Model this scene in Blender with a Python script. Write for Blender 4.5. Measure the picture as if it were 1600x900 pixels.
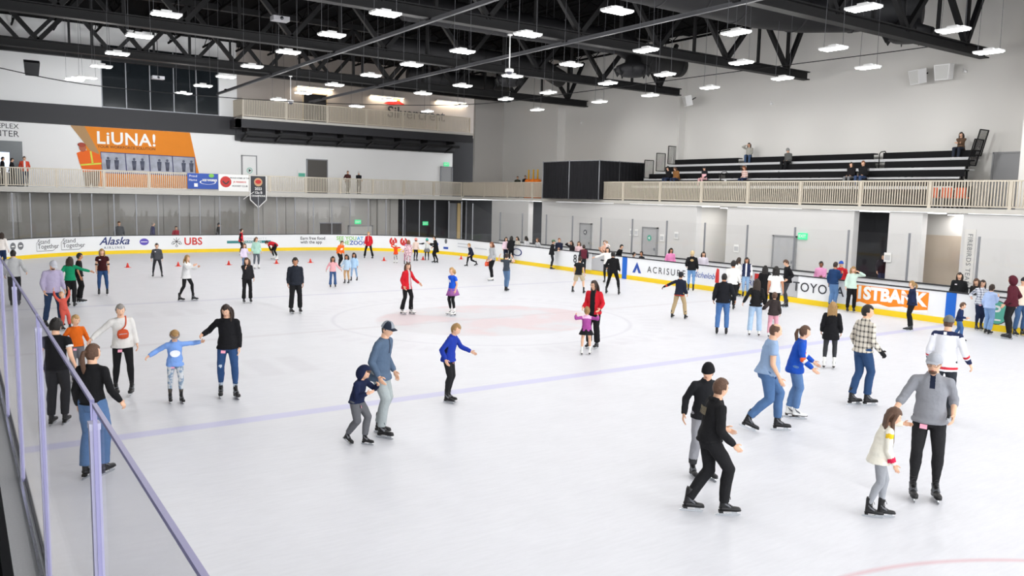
import bpy, bmesh, math, random
from mathutils import Vector, Matrix, noise
PI = math.pi
rnd = random.Random(7)
scene = bpy.context.scene
C = scene.collection
for o in list(bpy.data.objects):
    bpy.data.objects.remove(o)

# ------------------------------------------------------------------ camera
F_PX, PITCH, ROLL, YAW = 1260.87, 0.112035, 0.023021, 0.604205
CAM = Vector((-13.4252, -21.0261, 3.7894))
cfw = Vector((math.cos(PITCH)*math.sin(YAW), math.cos(PITCH)*math.cos(YAW), -math.sin(PITCH)))
_r0 = Vector((math.cos(YAW), -math.sin(YAW), 0))
_u0 = Vector((math.sin(PITCH)*math.sin(YAW), math.sin(PITCH)*math.cos(YAW), math.cos(PITCH)))
crt = _r0*math.cos(ROLL) + _u0*math.sin(ROLL)
cup = -_r0*math.sin(ROLL) + _u0*math.cos(ROLL)
cam_data = bpy.data.cameras.new('camera')
cam_data.sensor_width = 36; cam_data.lens = F_PX/1600*36
cam_data.clip_start = .05; cam_data.clip_end = 300
cam = bpy.data.objects.new('camera', cam_data); C.objects.link(cam)
M3 = Matrix((crt, cup, -cfw)).transposed()
cam.matrix_world = Matrix.Translation(CAM) @ M3.to_4x4()
scene.camera = cam

# ------------------------------------------------------------------ world, exposure
world = bpy.data.worlds.new('world'); scene.world = world; world.use_nodes = True
bg = world.node_tree.nodes['Background']
bg.inputs[0].default_value = (.95, .97, 1, 1); bg.inputs[1].default_value = 4.2
scene.view_settings.view_transform = 'Standard'
scene.view_settings.look = 'None'
scene.view_settings.exposure = 0.0
scene.view_settings.gamma = 1
scene.view_settings.use_curve_mapping = False
LAMP_W = 54

def at(px, py, z=0.0):
    """point of the level plane z seen at a pixel of the photograph"""
    d = cfw*F_PX + crt*(px-800) - cup*(py-450)
    t = (z-CAM.z)/d.z
    return CAM + d*t

# ------------------------------------------------------------------ materials
def lin(h):
    if isinstance(h, str):
        h = h.lstrip('#'); h = [int(h[i:i+2], 16)/255 for i in (0, 2, 4)]
    return tuple((c/12.92 if c <= .04045 else ((c+.055)/1.055)**2.4) for c in h)
_mats = {}
def mat(name, col='#808080', rough=.7, metal=0, var=0, vscale=4, bump=0, bscale=60, emit=0, spec=.4):
    if name in _mats: return _mats[name]
    m = bpy.data.materials.new(name); m.use_nodes = True
    nt = m.node_tree; b = nt.nodes['Principled BSDF']
    c = lin(col)+(1,)
    b.inputs['Base Color'].default_value = c
    b.inputs['Roughness'].default_value = rough
    b.inputs['Metallic'].default_value = metal
    b.inputs['Specular IOR Level'].default_value = spec
    if emit:
        b.inputs['Emission Color'].default_value = c
        b.inputs['Emission Strength'].default_value = emit
    if var or bump:
        tc = nt.nodes.new('ShaderNodeTexCoord')
    if var:
        n = nt.nodes.new('ShaderNodeTexNoise'); n.inputs['Scale'].default_value = vscale
        n.inputs['Detail'].default_value = 4
        nt.links.new(tc.outputs['Object'], n.inputs['Vector'])
        mp = nt.nodes.new('ShaderNodeMapRange')
        mp.inputs['To Min'].default_value = 1-var; mp.inputs['To Max'].default_value = 1+var
        nt.links.new(n.outputs['Fac'], mp.inputs['Value'])
        mx = nt.nodes.new('ShaderNodeVectorMath'); mx.operation = 'SCALE'
        mx.inputs[0].default_value = c[:3]
        nt.links.new(mp.outputs[0], mx.inputs['Scale'])
        nt.links.new(mx.outputs[0], b.inputs['Base Color'])
    if bump:
        n2 = nt.nodes.new('ShaderNodeTexNoise'); n2.inputs['Scale'].default_value = bscale
        nt.links.new(tc.outputs['Object'], n2.inputs['Vector'])
        bp = nt.nodes.new('ShaderNodeBump'); bp.inputs['Strength'].default_value = bump
        bp.inputs['Distance'].default_value = .02
        nt.links.new(n2.outputs['Fac'], bp.inputs['Height'])
        nt.links.new(bp.outputs[0], b.inputs['Normal'])
    _mats[name] = m
    return m
def glass_mat(name, tint, gloss=.06, rough=.02, top=.3):
    m = bpy.data.materials.new(name); m.use_nodes = True; nt = m.node_tree
    for n in list(nt.nodes):
        if n.type != 'OUTPUT_MATERIAL': nt.nodes.remove(n)
    out = [n for n in nt.nodes if n.type == 'OUTPUT_MATERIAL'][0]
    t = nt.nodes.new('ShaderNodeBsdfTransparent'); t.inputs[0].default_value = lin(tint)+(1,)
    g = nt.nodes.new('ShaderNodeBsdfGlossy'); g.inputs['Roughness'].default_value = rough
    lw = nt.nodes.new('ShaderNodeLayerWeight'); lw.inputs[0].default_value = .14
    mr = nt.nodes.new('ShaderNodeMapRange'); mr.inputs['To Min'].default_value = gloss; mr.inputs['To Max'].default_value = top
    mx = nt.nodes.new('ShaderNodeMixShader')
    nt.links.new(lw.outputs['Fresnel'], mr.inputs['Value'])
    nt.links.new(mr.outputs[0], mx.inputs[0])
    nt.links.new(t.outputs[0], mx.inputs[1]); nt.links.new(g.outputs[0], mx.inputs[2])
    nt.links.new(mx.outputs[0], out.inputs[0])
    _mats[name] = m
    return m

# ------------------------------------------------------------------ mesh building
class MB:
    def __init__(s): s.v = []; s.f = []; s.m = []; s.sm = []
    def add(s, vs, fs, mi=0, smooth=False):
        b = len(s.v); s.v += [tuple(v) for v in vs]
        for f in fs:
            s.f.append([i+b for i in f]); s.m.append(mi); s.sm.append(smooth)
        return s
    def box(s, lo, hi, mi=0):
        x0, y0, z0 = lo; x1, y1, z1 = hi
        vs = [(x0,y0,z0),(x1,y0,z0),(x1,y1,z0),(x0,y1,z0),(x0,y0,z1),(x1,y0,z1),(x1,y1,z1),(x0,y1,z1)]
        return s.add(vs, [(0,3,2,1),(4,5,6,7),(0,1,5,4),(1,2,6,5),(2,3,7,6),(3,0,4,7)], mi)
    def obox(s, c, size, R=None, mi=0):
        """box with a rotation matrix"""
        h = [d/2 for d in size]; vs = []
        for z in (-1, 1):
            for x, y in ((-1,-1),(1,-1),(1,1),(-1,1)):
                p = Vector((x*h[0], y*h[1], z*h[2]))
                if R: p = R @ p
                vs.append(Vector(c)+p)
        return s.add(vs, [(0,3,2,1),(4,5,6,7),(0,1,5,4),(1,2,6,5),(2,3,7,6),(3,0,4,7)], mi)
    def bar(s, a, b, w, h, mi=0):
        """rectangular bar from a to b"""
        a, b = Vector(a), Vector(b); d = (b-a).normalized()
        up = Vector((0,0,1)) if abs(d.z) < .95 else Vector((0,1,0))
        sd = d.cross(up).normalized(); u = sd.cross(d)
        vs = []
        for p in (a, b):
            for x, y in ((-1,-1),(1,-1),(1,1),(-1,1)):
                vs.append(p + sd*x*w/2 + u*y*h/2)
        return s.add(vs, [(0,3,2,1),(4,5,6,7),(0,1,5,4),(1,2,6,5),(2,3,7,6),(3,0,4,7)], mi)
    def tube(s, pts, rad, n=8, mi=0, side=None, caps=True, smooth=True):
        """tube through pts; rad: number, (rx, ry) or a list of those; side fixes the rx axis"""
        pts = [Vector(p) for p in pts]
        k = len(pts)
        if not isinstance(rad, list): rad = [rad]*k
        prev = None; vs = []
        for i, p in enumerate(pts):
            d = (pts[min(i+1, k-1)] - pts[max(i-1, 0)])
            if d.length < 1e-9: d = Vector((0,0,1))
            d.normalize()
            if side is not None: a = Vector(side)
            elif prev is None: a = Vector((1,0,0)) if abs(d.x) < .8 else Vector((0,1,0))
            else: a = prev
            a = a - d*a.dot(d)
            if a.length < 1e-6: a = d.orthogonal()
            a.normalize(); prev = a; b = d.cross(a)
            r = rad[i]; rx, ry = r if isinstance(r, tuple) else (r, r)
            for j in range(n):
                t = 2*PI*j/n
                vs.append(p + a*math.cos(t)*rx + b*math.sin(t)*ry)
        fs = []
        for i in range(k-1):
            for j in range(n):
                fs.append((i*n+j, i*n+(j+1) % n, (i+1)*n+(j+1) % n, (i+1)*n+j))
        if caps:
            fs.append(tuple(range(n))[::-1]); fs.append(tuple((k-1)*n+j for j in range(n)))
        return s.add(vs, fs, mi, smooth)
    def ell(s, c, r, R=None, nu=12, nv=8, mi=0):
        vs = []; fs = []
        for i in range(1, nv):
            ph = PI*i/nv
            for j in range(nu):
                t = 2*PI*j/nu
                p = Vector((r[0]*math.sin(ph)*math.cos(t), r[1]*math.sin(ph)*math.sin(t), r[2]*math.cos(ph)))
                if R: p = R @ p
                vs.append(Vector(c)+p)
        top = Vector((0,0,r[2])); bot = -top
        if R: top = R @ top; bot = R @ bot
        vs += [Vector(c)+top, Vector(c)+bot]; T = len(vs)-2; B = T+1
        for i in range(nv-2):
            for j in range(nu):
                fs.append((i*nu+j, (i+1)*nu+j, (i+1)*nu+(j+1) % nu, i*nu+(j+1) % nu))
        for j in range(nu):
            fs.append((T, j, (j+1) % nu)); fs.append((B, (nv-2)*nu+(j+1) % nu, (nv-2)*nu+j))
        return s.add(vs, fs, mi, True)
    def capsule(s, a, b, ra, rb, n=10, mi=0):
        a, b = Vector(a), Vector(b); d = (b-a); L = d.length
        d = d/L if L > 1e-6 else Vector((0,0,1))
        pts = [a-d*ra*.95, a-d*ra*.7, a-d*ra*.35, a, a.lerp(b, .5), b, b+d*rb*.35, b+d*rb*.7, b+d*rb*.95]
        rr = [ra*.3, ra*.71, ra*.94, ra, (ra+rb)/2, rb, rb*.94, rb*.71, rb*.3]
        return s.tube(pts, rr, n, mi)
    def lathe(s, prof, c=(0,0,0), n=16, mi=0):
        vs = []; fs = []
        for r, z in prof:
            for j in range(n):
                t = 2*PI*j/n; vs.append((c[0]+r*math.cos(t), c[1]+r*math.sin(t), c[2]+z))
        for i in range(len(prof)-1):
            for j in range(n):
                fs.append((i*n+j, i*n+(j+1) % n, (i+1)*n+(j+1) % n, (i+1)*n+j))
        fs.append(tuple(range(n))[::-1]); fs.append(tuple((len(prof)-1)*n+j for j in range(n)))
        return s.add(vs, fs, mi, True)
    def poly(s, pts2, to3, thick, mi=0):
        """flat outline (2-D) given thickness; to3 maps (a, b, depth) to space"""
        n = len(pts2)
        vs = [to3(a, b, 0) for a, b in pts2]+[to3(a, b, thick) for a, b in pts2]
        fs = [tuple(range(n)), tuple(range(2*n-1, n-1, -1))]
        fs += [(i, i+n, (i+1) % n+n, (i+1) % n) for i in range(n)]
        return s.add(vs, fs, mi)
    def mesh(s, name, mats=()):
        me = bpy.data.meshes.new(name); me.from_pydata(s.v, [], s.f)
        for m in mats: me.materials.append(m)
        me.polygons.foreach_set('material_index', s.m); me.polygons.foreach_set('use_smooth', s.sm)
        me.update(); return me
    def build(s, name, mats=(), parent=None, fix=True):
        if not isinstance(mats, (list, tuple)): mats = [mats]
        me = s.mesh(name, mats)
        if fix:
            bm = bmesh.new(); bm.from_mesh(me); bmesh.ops.recalc_face_normals(bm, faces=bm.faces)
            bm.to_mesh(me); bm.free()
        return obj(name, me, parent)
def obj(name, me, parent=None, loc=None):
    o = bpy.data.objects.new(name, me); C.objects.link(o)
    if parent: o.parent = parent
    if loc is not None: o.location = loc
    return o
def tag(o, label=None, cat=None, group=None, kind=None):
    if label: o['label'] = label
    if cat: o['category'] = cat
    if group: o['group'] = group
    if kind: o['kind'] = kind
    return o
def thing(name, loc=(0,0,0), rz=0, label=None, cat=None, group=None):
    o = bpy.data.objects.new(name, None); C.objects.link(o)
    o.location = loc; o.rotation_euler = (0,0,rz); o.empty_display_size = .1
    return tag(o, label, cat, group)
def copy_tree(o, parent=None):
    c = o.copy(); C.objects.link(c)
    if parent: c.parent = parent
    for ch in list(o.children): copy_tree(ch, c)
    return c
_text_cache = {}
def text_mesh(txt, size=1, bold=0, shear=0, xs=1, space=1):
    """outline lettering as a list of vertices and faces, centred, in the x-y plane"""
    key = (txt, size, bold, shear, xs, space)
    if key in _text_cache: return _text_cache[key]
    cu = bpy.data.curves.new('lettering', 'FONT'); cu.body = txt; cu.size = size; cu.offset = bold
    cu.shear = shear; cu.space_character = space; cu.align_x = 'CENTER'; cu.align_y = 'CENTER'
    cu.resolution_u = 3
    o = bpy.data.objects.new('lettering', cu); C.objects.link(o)
    dg = bpy.context.evaluated_depsgraph_get(); dg.update()
    me = bpy.data.meshes.new_from_object(o.evaluated_get(dg))
    r = ([(v.co.x*xs, v.co.y) for v in me.vertices], [tuple(p.vertices) for p in me.polygons])
    bpy.data.objects.remove(o); bpy.data.curves.remove(cu); bpy.data.meshes.remove(me)
    _text_cache[key] = r
    return r

# ------------------------------------------------------------------ materials used by the hall
M = {}
M['wall'] = mat('wall_paint', '#dad8d4', .85, var=.02, vscale=.6)
M['wall_low'] = mat('lower_wall_paint', '#d6d5d4', .85, var=.02, vscale=.6)
M['wall_far'] = mat('far_wall_paint', '#efefef', .85, var=.02, vscale=.6)
M['block'] = mat('grey_block', '#8d8b87', .85, var=.05, vscale=1.2)
M['black'] = mat('black_steel', '#141416', .6, spec=.35)
M['deck'] = mat('roof_deck', '#08080a', .95, spec=.1)
M['grey_steel'] = mat('grey_steel_brace', '#55565a', .5)
M['duct'] = mat('duct_dark', '#1f1f22', .6, var=.05)
M['band'] = mat('charcoal_band', '#2e2e32', .6)
M['beige'] = mat('railing_beige', '#cdc4b4', .55)
M['slab'] = mat('slab_edge', '#c9c6bf', .7)
M['white_board'] = mat('board_white', '#eceef0', .35)
M['yellow'] = mat('kick_yellow', '#f2cf1c', .45)
M['blue'] = mat('stripe_blue', '#1462c4', .45)
M['cap'] = mat('board_cap', '#2b2c30', .5)
M['white'] = mat('white_plastic', '#eeeeee', .4)
M['steel'] = mat('skate_steel', '#c8ccd0', .25, metal=.9)
M['dark_glass'] = mat('window_dark', '#1b2024', .12, spec=.8)
M['alu'] = mat('aluminium', '#8f9196', .45, metal=.3)
M['door_grey'] = mat('door_grey', '#97989a', .6)
M['lens'] = mat('lamp_lens', '#ffffff', .4, emit=14)
M['warm_lens'] = mat('warm_lens', '#ffe2b0', .4, emit=5)
M['exit'] = mat('exit_green', '#3fd48c', .4, emit=.7)
M['paper'] = mat('paper_white', '#f1f1ef', .6)
glass_mat('rink_glass', '#fefefe', .015, .02, .12)
glass_mat('near_glass', '#fafafb', .03, .02, .14)
glass_mat('post_edge', '#b4b2cc', .16, .12)
# ================================================================== THE SETTING
def struct(o): o['kind'] = 'structure'; return o
# ice
def ice_material():
    m = bpy.data.materials.new('ice'); m.use_nodes = True; nt = m.node_tree; N = nt.nodes; L = nt.links
    b = N['Principled BSDF']; b.inputs['Roughness'].default_value = .42; b.inputs['Specular IOR Level'].default_value = .22
    tc = N.new('ShaderNodeTexCoord'); sp = N.new('ShaderNodeSeparateXYZ'); L.new(tc.outputs['Object'], sp.inputs[0])
    wn = N.new('ShaderNodeTexNoise'); wn.inputs['Scale'].default_value = 1.6; wn.inputs['Detail'].default_value = 6
    L.new(tc.outputs['Object'], wn.inputs['Vector'])
    def math_(op, a, b_=None, c=None):
        n = N.new('ShaderNodeMath'); n.operation = op
        for i, v in enumerate((a, b_, c)):
            if v is None: continue
            if isinstance(v, (int, float)): n.inputs[i].default_value = v
            else: L.new(v, n.inputs[i])
        return n.outputs[0]
    def band(val, centre, half, soft=.03):
        d = math_('ABSOLUTE', math_('SUBTRACT', val, centre))
        mr = N.new('ShaderNodeMapRange'); mr.inputs['From Min'].default_value = half-soft; mr.inputs['From Max'].default_value = half+soft
        mr.inputs['To Min'].default_value = 1; mr.inputs['To Max'].default_value = 0
        L.new(d, mr.inputs['Value']); return mr.outputs[0]
    def dist(cx, cy, kx=1, ky=1):
        dx = math_('MULTIPLY', math_('SUBTRACT', sp.outputs[0], cx), kx); dy = math_('MULTIPLY', math_('SUBTRACT', sp.outputs[1], cy), ky)
        return math_('SQRT', math_('ADD', math_('MULTIPLY', dx, dx), math_('MULTIPLY', dy, dy)))
    col = None
    base = N.new('ShaderNodeMapRange'); base.inputs['To Min'].default_value = .94; base.inputs['To Max'].default_value = 1.03
    L.new(wn.outputs['Fac'], base.inputs['Value'])
    # fine skate scratches
    sc = N.new('ShaderNodeTexNoise'); sc.inputs['Scale'].default_value = 5; sc.inputs['Detail'].default_value = 8; sc.inputs['Roughness'].default_value = .75
    mpg = N.new('ShaderNodeMapping'); mpg.inputs['Scale'].default_value = (.5, 3, 1); mpg.inputs['Rotation'].default_value = (0, 0, .55)
    L.new(tc.outputs['Object'], mpg.inputs[0]); L.new(mpg.outputs[0], sc.inputs['Vector'])
    scr = N.new('ShaderNodeMapRange'); scr.inputs['From Min'].default_value = .38; scr.inputs['From Max'].default_value = .6
    scr.inputs['To Min'].default_value = .95; scr.inputs['To Max'].default_value = 1
    L.new(sc.outputs['Fac'], scr.inputs['Value'])
    vs = N.new('ShaderNodeVectorMath'); vs.operation = 'SCALE'; vs.inputs[0].default_value = lin('#dbdce2')
    L.new(math_('MULTIPLY', base.outputs[0], scr.outputs[0]), vs.inputs['Scale'])
    col = vs.outputs[0]
    def layer(fac, c, amt):
        nonlocal col
        mx = N.new('ShaderNodeMix'); mx.data_type = 'RGBA'
        L.new(math_('MULTIPLY', fac, amt), mx.inputs[0]); L.new(col, mx.inputs[6]); mx.inputs[7].default_value = lin(c)+(1,)
        col = mx.outputs[2]
    X, Y = sp.outputs[0], sp.outputs[1]
    layer(band(Y, -7.77, .16, .04), '#b7b6df', .6)
    layer(band(Y, 7.77, .15, .05), '#b3b3c8', .45)
    layer(band(Y, 0, .13, .05), '#b9b2b8', .28)
    rc = dist(0, 0)
    layer(band(rc, 4.57, .05, .05), '#b0aebc', .3)
    # faded logo inside the centre circle
    ln = N.new('ShaderNodeTexNoise'); ln.inputs['Scale'].default_value = .45; ln.inputs['Detail'].default_value = 5
    L.new(tc.outputs['Object'], ln.inputs['Vector'])
    msk = N.new('ShaderNodeMapRange'); msk.inputs['From Min'].default_value = .46; msk.inputs['From Max'].default_value = .56
    L.new(ln.outputs['Fac'], msk.inputs['Value'])
    inn = band(dist(.2, -.1, 1.15, 1.35), 0, 4.1, .12)
    layer(inn, '#b9b7ba', .3)
    layer(math_('MULTIPLY', inn, msk.outputs[0]), '#dba9ab', .3)
    # ring of lettering marks around the circle
    wv = N.new('ShaderNodeTexBrick'); wv.inputs['Scale'].default_value = 1.5; wv.inputs['Mortar Size'].default_value = .09
    wv.inputs['Color1'].default_value = (1,1,1,1); wv.inputs['Color2'].default_value = (0,0,0,1); wv.inputs['Mortar'].default_value = (0,0,0,1)
    L.new(tc.outputs['Object'], wv.inputs['Vector'])
    ang = math_('ARCTAN2', Y, X)
    tick = band(math_('FRACT', math_('MULTIPLY', ang, 9)), .5, .3, .1)
    layer(math_('MULTIPLY', band(rc, 5.25, .3, .06), tick), '#c3c1ca', .2)
    for cx, cy in ((-6.7, -21.03), (6.7, -21.03)):
        layer(band(dist(cx, cy), 4.57, .035, .03), '#cf9aa2', .55)
    layer(band(Y, 27.1, .03, .03), '#cf9aa2', .2)
    # grey sponsor prints in the ice
    for cx, cy, hx, hy, r in ((-8.0, -3.8, 1.1, .9, 6), (2.4, -5.3, 1.6, .2, 3), (-8.1, 5.1, 1.3, .6, 5)):
        bx = math_('MULTIPLY', band(X, cx, hx, .1), band(Y, cy, hy, .1))
        st = band(math_('FRACT', math_('MULTIPLY', X, 1.3)), .5, .32, .1)
        layer(math_('MULTIPLY', bx, st), '#bdbbc2', .22)
    L.new(col, b.inputs['Base Color'])
    bp = N.new('ShaderNodeBump'); bp.inputs['Strength'].default_value = .06; bp.inputs['Distance'].default_value = .01
    L.new(sc.outputs['Fac'], bp.inputs['Height']); L.new(bp.outputs[0], b.inputs['Normal'])
    return m
HW, RL, RR = 13.06, 30.43, 8.56
SST = HW-RR; SARC = RR*PI/2
def rink(s, off=0.0, z=0.0):
    """point on the rink outline; s runs from the middle of the far end to the right; off > 0 is outside"""
    a = abs(s); sg = 1 if s >= 0 else -1
    if a <= SST: x, y, nx, ny = a, RL, 0, 1
    elif a <= SST+SARC:
        t = (a-SST)/RR; nx, ny = math.sin(t), math.cos(t); x, y = SST+RR*nx, RL-RR+RR*ny
    else: x, y, nx, ny = HW, RL-RR-(a-SST-SARC), 1, 0
    return Vector((sg*(x+nx*off), y+ny*off, z))
ice = MB()
pts = [rink(s) for s in [-56]+[-SST-SARC+SARC*i/20 for i in range(21)]+[SST+SARC*i/20 for i in range(21)]+[56]]
b0 = [Vector((-HW, -34, 0))]+pts[1:-1]+[Vector((HW, -34, 0))]
ice.add([p for p in b0], [tuple(range(len(b0)))[::-1]])
M['ice'] = ice_material()
struct(ice.build('floor', M['ice'])); bpy.data.objects['floor']['label'] = 'white ice sheet'
f = MB(); f.box((-40,-40,-.12), (40,60,-.02)); M['slabfloor'] = mat('walkway_floor', '#8b8b8a', .8)
o = struct(f.build('floor', M['slabfloor'])); o['label'] = 'grey floor around the ice'
# walls --------------------------------------------------------------
MZ = 3.75                     # upper walkway floor height
def wall(name, boxes, m, label=None):
    w = MB()
    for lo, hi in boxes: w.box(lo, hi)
    o = struct(w.build(name, m))
    if label: o['label'] = label
    return o
# lower right wall with its openings (door openings in Y)
ops = [(23.16, 24.73, 3.45), (7.14, 9.24, 3.5), (-1.67, -.03, 3.55), (-4.74, -3.11, 3.5)]
ys = [29.38]+[v for a, b, _ in ops for v in (b, a)]+[-30]
segs = [((19.4, ys[i+1], 0), (19.8, ys[i], 3.55)) for i in range(0, len(ys), 2)]
wall('wall_right', segs, M['wall_low'], 'white lower wall behind the players benches')
M['beige_wall'] = mat('beige_corridor', '#cdbfae', .8); M['brown_wall'] = mat('tan_corridor', '#b9a79a', .8)
wall('wall_corridor', [((22.2, 22.6, 0), (22.4, 25.4, 3.5))], M['brown_wall'])
wall('wall_corridor', [((22.2, 6.0, 0), (22.4, 10.6, 3.5)), ((19.8, 9.24, 0), (22.4, 9.4, 3.5))], M['wall'])
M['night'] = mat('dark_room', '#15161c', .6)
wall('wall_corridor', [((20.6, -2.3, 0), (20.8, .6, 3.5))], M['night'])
wall('wall_corridor', [((21.0, -6.5, 0), (21.2, -2.4, 2.6))], M['beige_wall'])
wall('wall_corridor', [((21.0, -6.5, 2.6), (21.2, -2.4, 3.5))], M['wall'])
# far lower wall
wall('wall_far', [((-24, 34.6, -.5), (3.4, 34.9, 3.45))], M['block'], 'grey block wall under the far walkway')
M['block2'] = mat('light_block', '#a9a7a3', .85, var=.03, vscale=1.2)
wall('wall_far', [((3.4, 34.58, -.5), (14.3, 34.9, 3.45))], M['block2'], 'pale block wall under the far walkway')
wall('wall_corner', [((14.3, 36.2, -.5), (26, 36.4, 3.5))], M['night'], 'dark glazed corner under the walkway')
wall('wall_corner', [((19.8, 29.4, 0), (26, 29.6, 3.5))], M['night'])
t = MB()
for x in (15.6, 18.3, 21.2): t.box((x, 36.05, 0), (x+.08, 36.2, 3.4))
struct(t.build('trim_1', M['alu']))
t = MB(); t.box((20.3, 35.9, 0), (20.6, 36.1, 3.2)); struct(t.build('trim_2', mat('warm_column', '#cbb07c', .6)))
t = MB(); t.box((19.6, 35.95, 0), (20.28, 36.12, 3.2)); struct(t.build('trim_3', mat('grey_column', '#7b7c80', .6)))
t = MB(); t.box((12.5, 34.3, -.5), (13.3, 34.6, 3.4)); struct(t.build('trim_4', M['block2']))
t = MB()
for x in [-20+1.6*i for i in range(22)]:
    t.box((x, 34.55, -.5), (x+.03, 34.62, 3.4))
struct(t.build('trim_5', mat('joint_grey', '#75736f', .8)))
# upper walls
WZ = 14.5
wall('wall_far', [((-32, 37.5, MZ), (20.7, 37.8, 8.95)), ((-32, 37.5, 8.95), (-5.33, 37.8, WZ)), ((1.95, 37.5, 8.95), (3.2, 37.8, WZ)), ((-5.33, 37.5, 12.9), (1.95, 37.8, WZ))], M['wall_far'], 'pale upper wall at the far end')
wall('wall_far', [((3.2, 39.2, 8.6), (24, 39.4, WZ))], mat('warm_grey_wall', '#a8a09a', .85), 'taupe wall behind the upper balcony')
wall('wall_corner', [((20.9, 34.35, MZ), (23.7, 34.6, WZ))], mat('corner_grey', '#b9b6b2', .85), 'tall corner wall beside the balcony')
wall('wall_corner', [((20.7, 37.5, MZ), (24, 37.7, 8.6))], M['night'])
wall('wall_right', [((23.6, 27.3, MZ), (24.0, 34.35, WZ))], M['wall'])
wall('wall_right', [((24.3, 15.66, MZ), (24.7, 27.3, WZ)), ((23.6, 27.15, MZ), (24.7, 27.3, WZ))], M['wall'])
wall('wall_right', [((24.85, -6, MZ), (25.2, 15.66, WZ)), ((24.33, 15.58, MZ), (25.2, 15.75, WZ))], M['wall'])
wall('wall_right', [((21.5, -30, MZ), (25.2, -5.7, WZ))], M['wall'], 'projecting white wall at the right edge')
# roof and the unseen sides
wall('ceiling', [((-34, -36, 14.0), (30, 42, 14.3))], M['deck'], 'dark roof deck')
wall('wall_left', [((-33, -36, -.1), (-32.7, 42, 14))], M['wall_far'])
# charcoal band above the mural
bnd = MB(); bnd.box((-32, 37.2, 7.68), (3.0, 37.5, 8.9)); bnd.box((3.0, 37.1, 7.3), (20.7, 37.5, 8.6)); struct(bnd.build('trim_6', M['band']))
# upper windows
w = MB(); w.box((-5.33, 37.62, 8.95), (1.95, 37.7, 12.9)); wd = struct(w.build('window_1', M['dark_glass'])); wd['label'] = 'large dark upper window'
fr = MB()
for x in (-5.33, -3.9, -2.45, -.97, .48, 1.95): fr.box((x-.03, 37.48, 8.95), (x+.03, 37.64, 12.9))
fr.box((-5.33, 37.47, 8.9), (1.95, 37.64, 8.98)); fr.build('window_frame', M['alu'], wd)
# right upper door, far doors -----------------------------------------------------
def door(n, lo, hi, m, frame_m, axis, label):
    d = MB(); d.box(lo, hi); o = struct(d.build('door_%d' % n, m)); o['label'] = label
    g = MB(); e = .07
    if axis == 'y':   # in a wall facing -Y
        g.box((lo[0]-e, lo[1]-.04, lo[2]), (lo[0], hi[1], hi[2]+e)); g.box((hi[0], lo[1]-.04, lo[2]), (hi[0]+e, hi[1], hi[2]+e)); g.box((lo[0]-e, lo[1]-.04, hi[2]), (hi[0]+e, hi[1], hi[2]+e))
        h = MB(); h.box((hi[0]-.14, lo[1]-.06, lo[2]+.95), (hi[0]-.08, lo[1], lo[2]+1.1))
    else:
        g.box((lo[0]-.04, lo[1]-e, lo[2]), (hi[0], lo[1], hi[2]+e)); g.box((lo[0]-.04, hi[1], lo[2]), (hi[0], hi[1]+e, hi[2]+e)); g.box((lo[0]-.04, lo[1]-e, hi[2]), (hi[0], hi[1]+e, hi[2]+e))
        h = MB(); h.box((lo[0]-.06, lo[1]+.08, lo[2]+.95), (lo[0], lo[1]+.14, lo[2]+1.1))
    g.build('door_frame', frame_m, o); h.build('door_handle', M['steel'], o)
    return o
door(1, (24.78, -5.0, MZ), (24.86, -3.2, 6.2), M['door_grey'], M['door_grey'], 'x', 'grey door beside the top of the bleachers')
door(2, (8.25, 37.42, MZ), (9.75, 37.52, 6.2), mat('door_charcoal', '#55524f', .6), M['alu'], 'y', 'dark doorway on the far walkway')
door(3, (3.5, 37.42, MZ), (4.45, 37.52, 6.25), M['wall_far'], M['door_grey'], 'y', 'white door with a round sign on the far walkway')
door(4, (19.6, 37.42, MZ), (20.6, 37.52, 6.1), M['door_grey'], M['alu'], 'y', 'grey door in the far corner')
door(5, (19.33, 2.9, 0), (19.41, 4.1, 2.2), mat('door_light', '#b5b6b8', .6), M['door_grey'], 'x', 'grey door beside the green exit sign')
door(6, (19.33, 12.1, 0), (19.41, 13.2, 2.2), mat('door_light', '#b5b6b8', .6), M['door_grey'], 'x', 'grey door with a round green sign')
door(7, (19.33, 17.9, 0), (19.41, 18.9, 2.2), mat('door_light', '#b5b6b8', .6), M['door_grey'], 'x', 'grey door with a round white sign')
door(8, (10.3, 34.5, -.5), (12.1, 34.6, 1.4), mat('door_pale', '#c4c2be', .6), M['door_grey'], 'y', 'pale double door under the far walkway')
w = MB(); w.box((8.1, 34.5, .3), (9.7, 34.6, 1.6)); o = struct(w.build('window_2', mat('window_smoke', '#4a4745', .2))); o['label'] = 'low dark window under the far walkway'
w = MB(); w.box((8.05, 34.46, 1.6), (9.75, 34.6, 1.68)); w.build('window_frame', M['alu'], o)
# balcony door + warm lights
door(9, (8.6, 39.1, 8.85), (10.4, 39.22, 11.2), mat('door_black', '#16161a', .3), mat('warm_frame', '#b8a88e', .6), 'y', 'dark glass door on the upper balcony')

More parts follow.
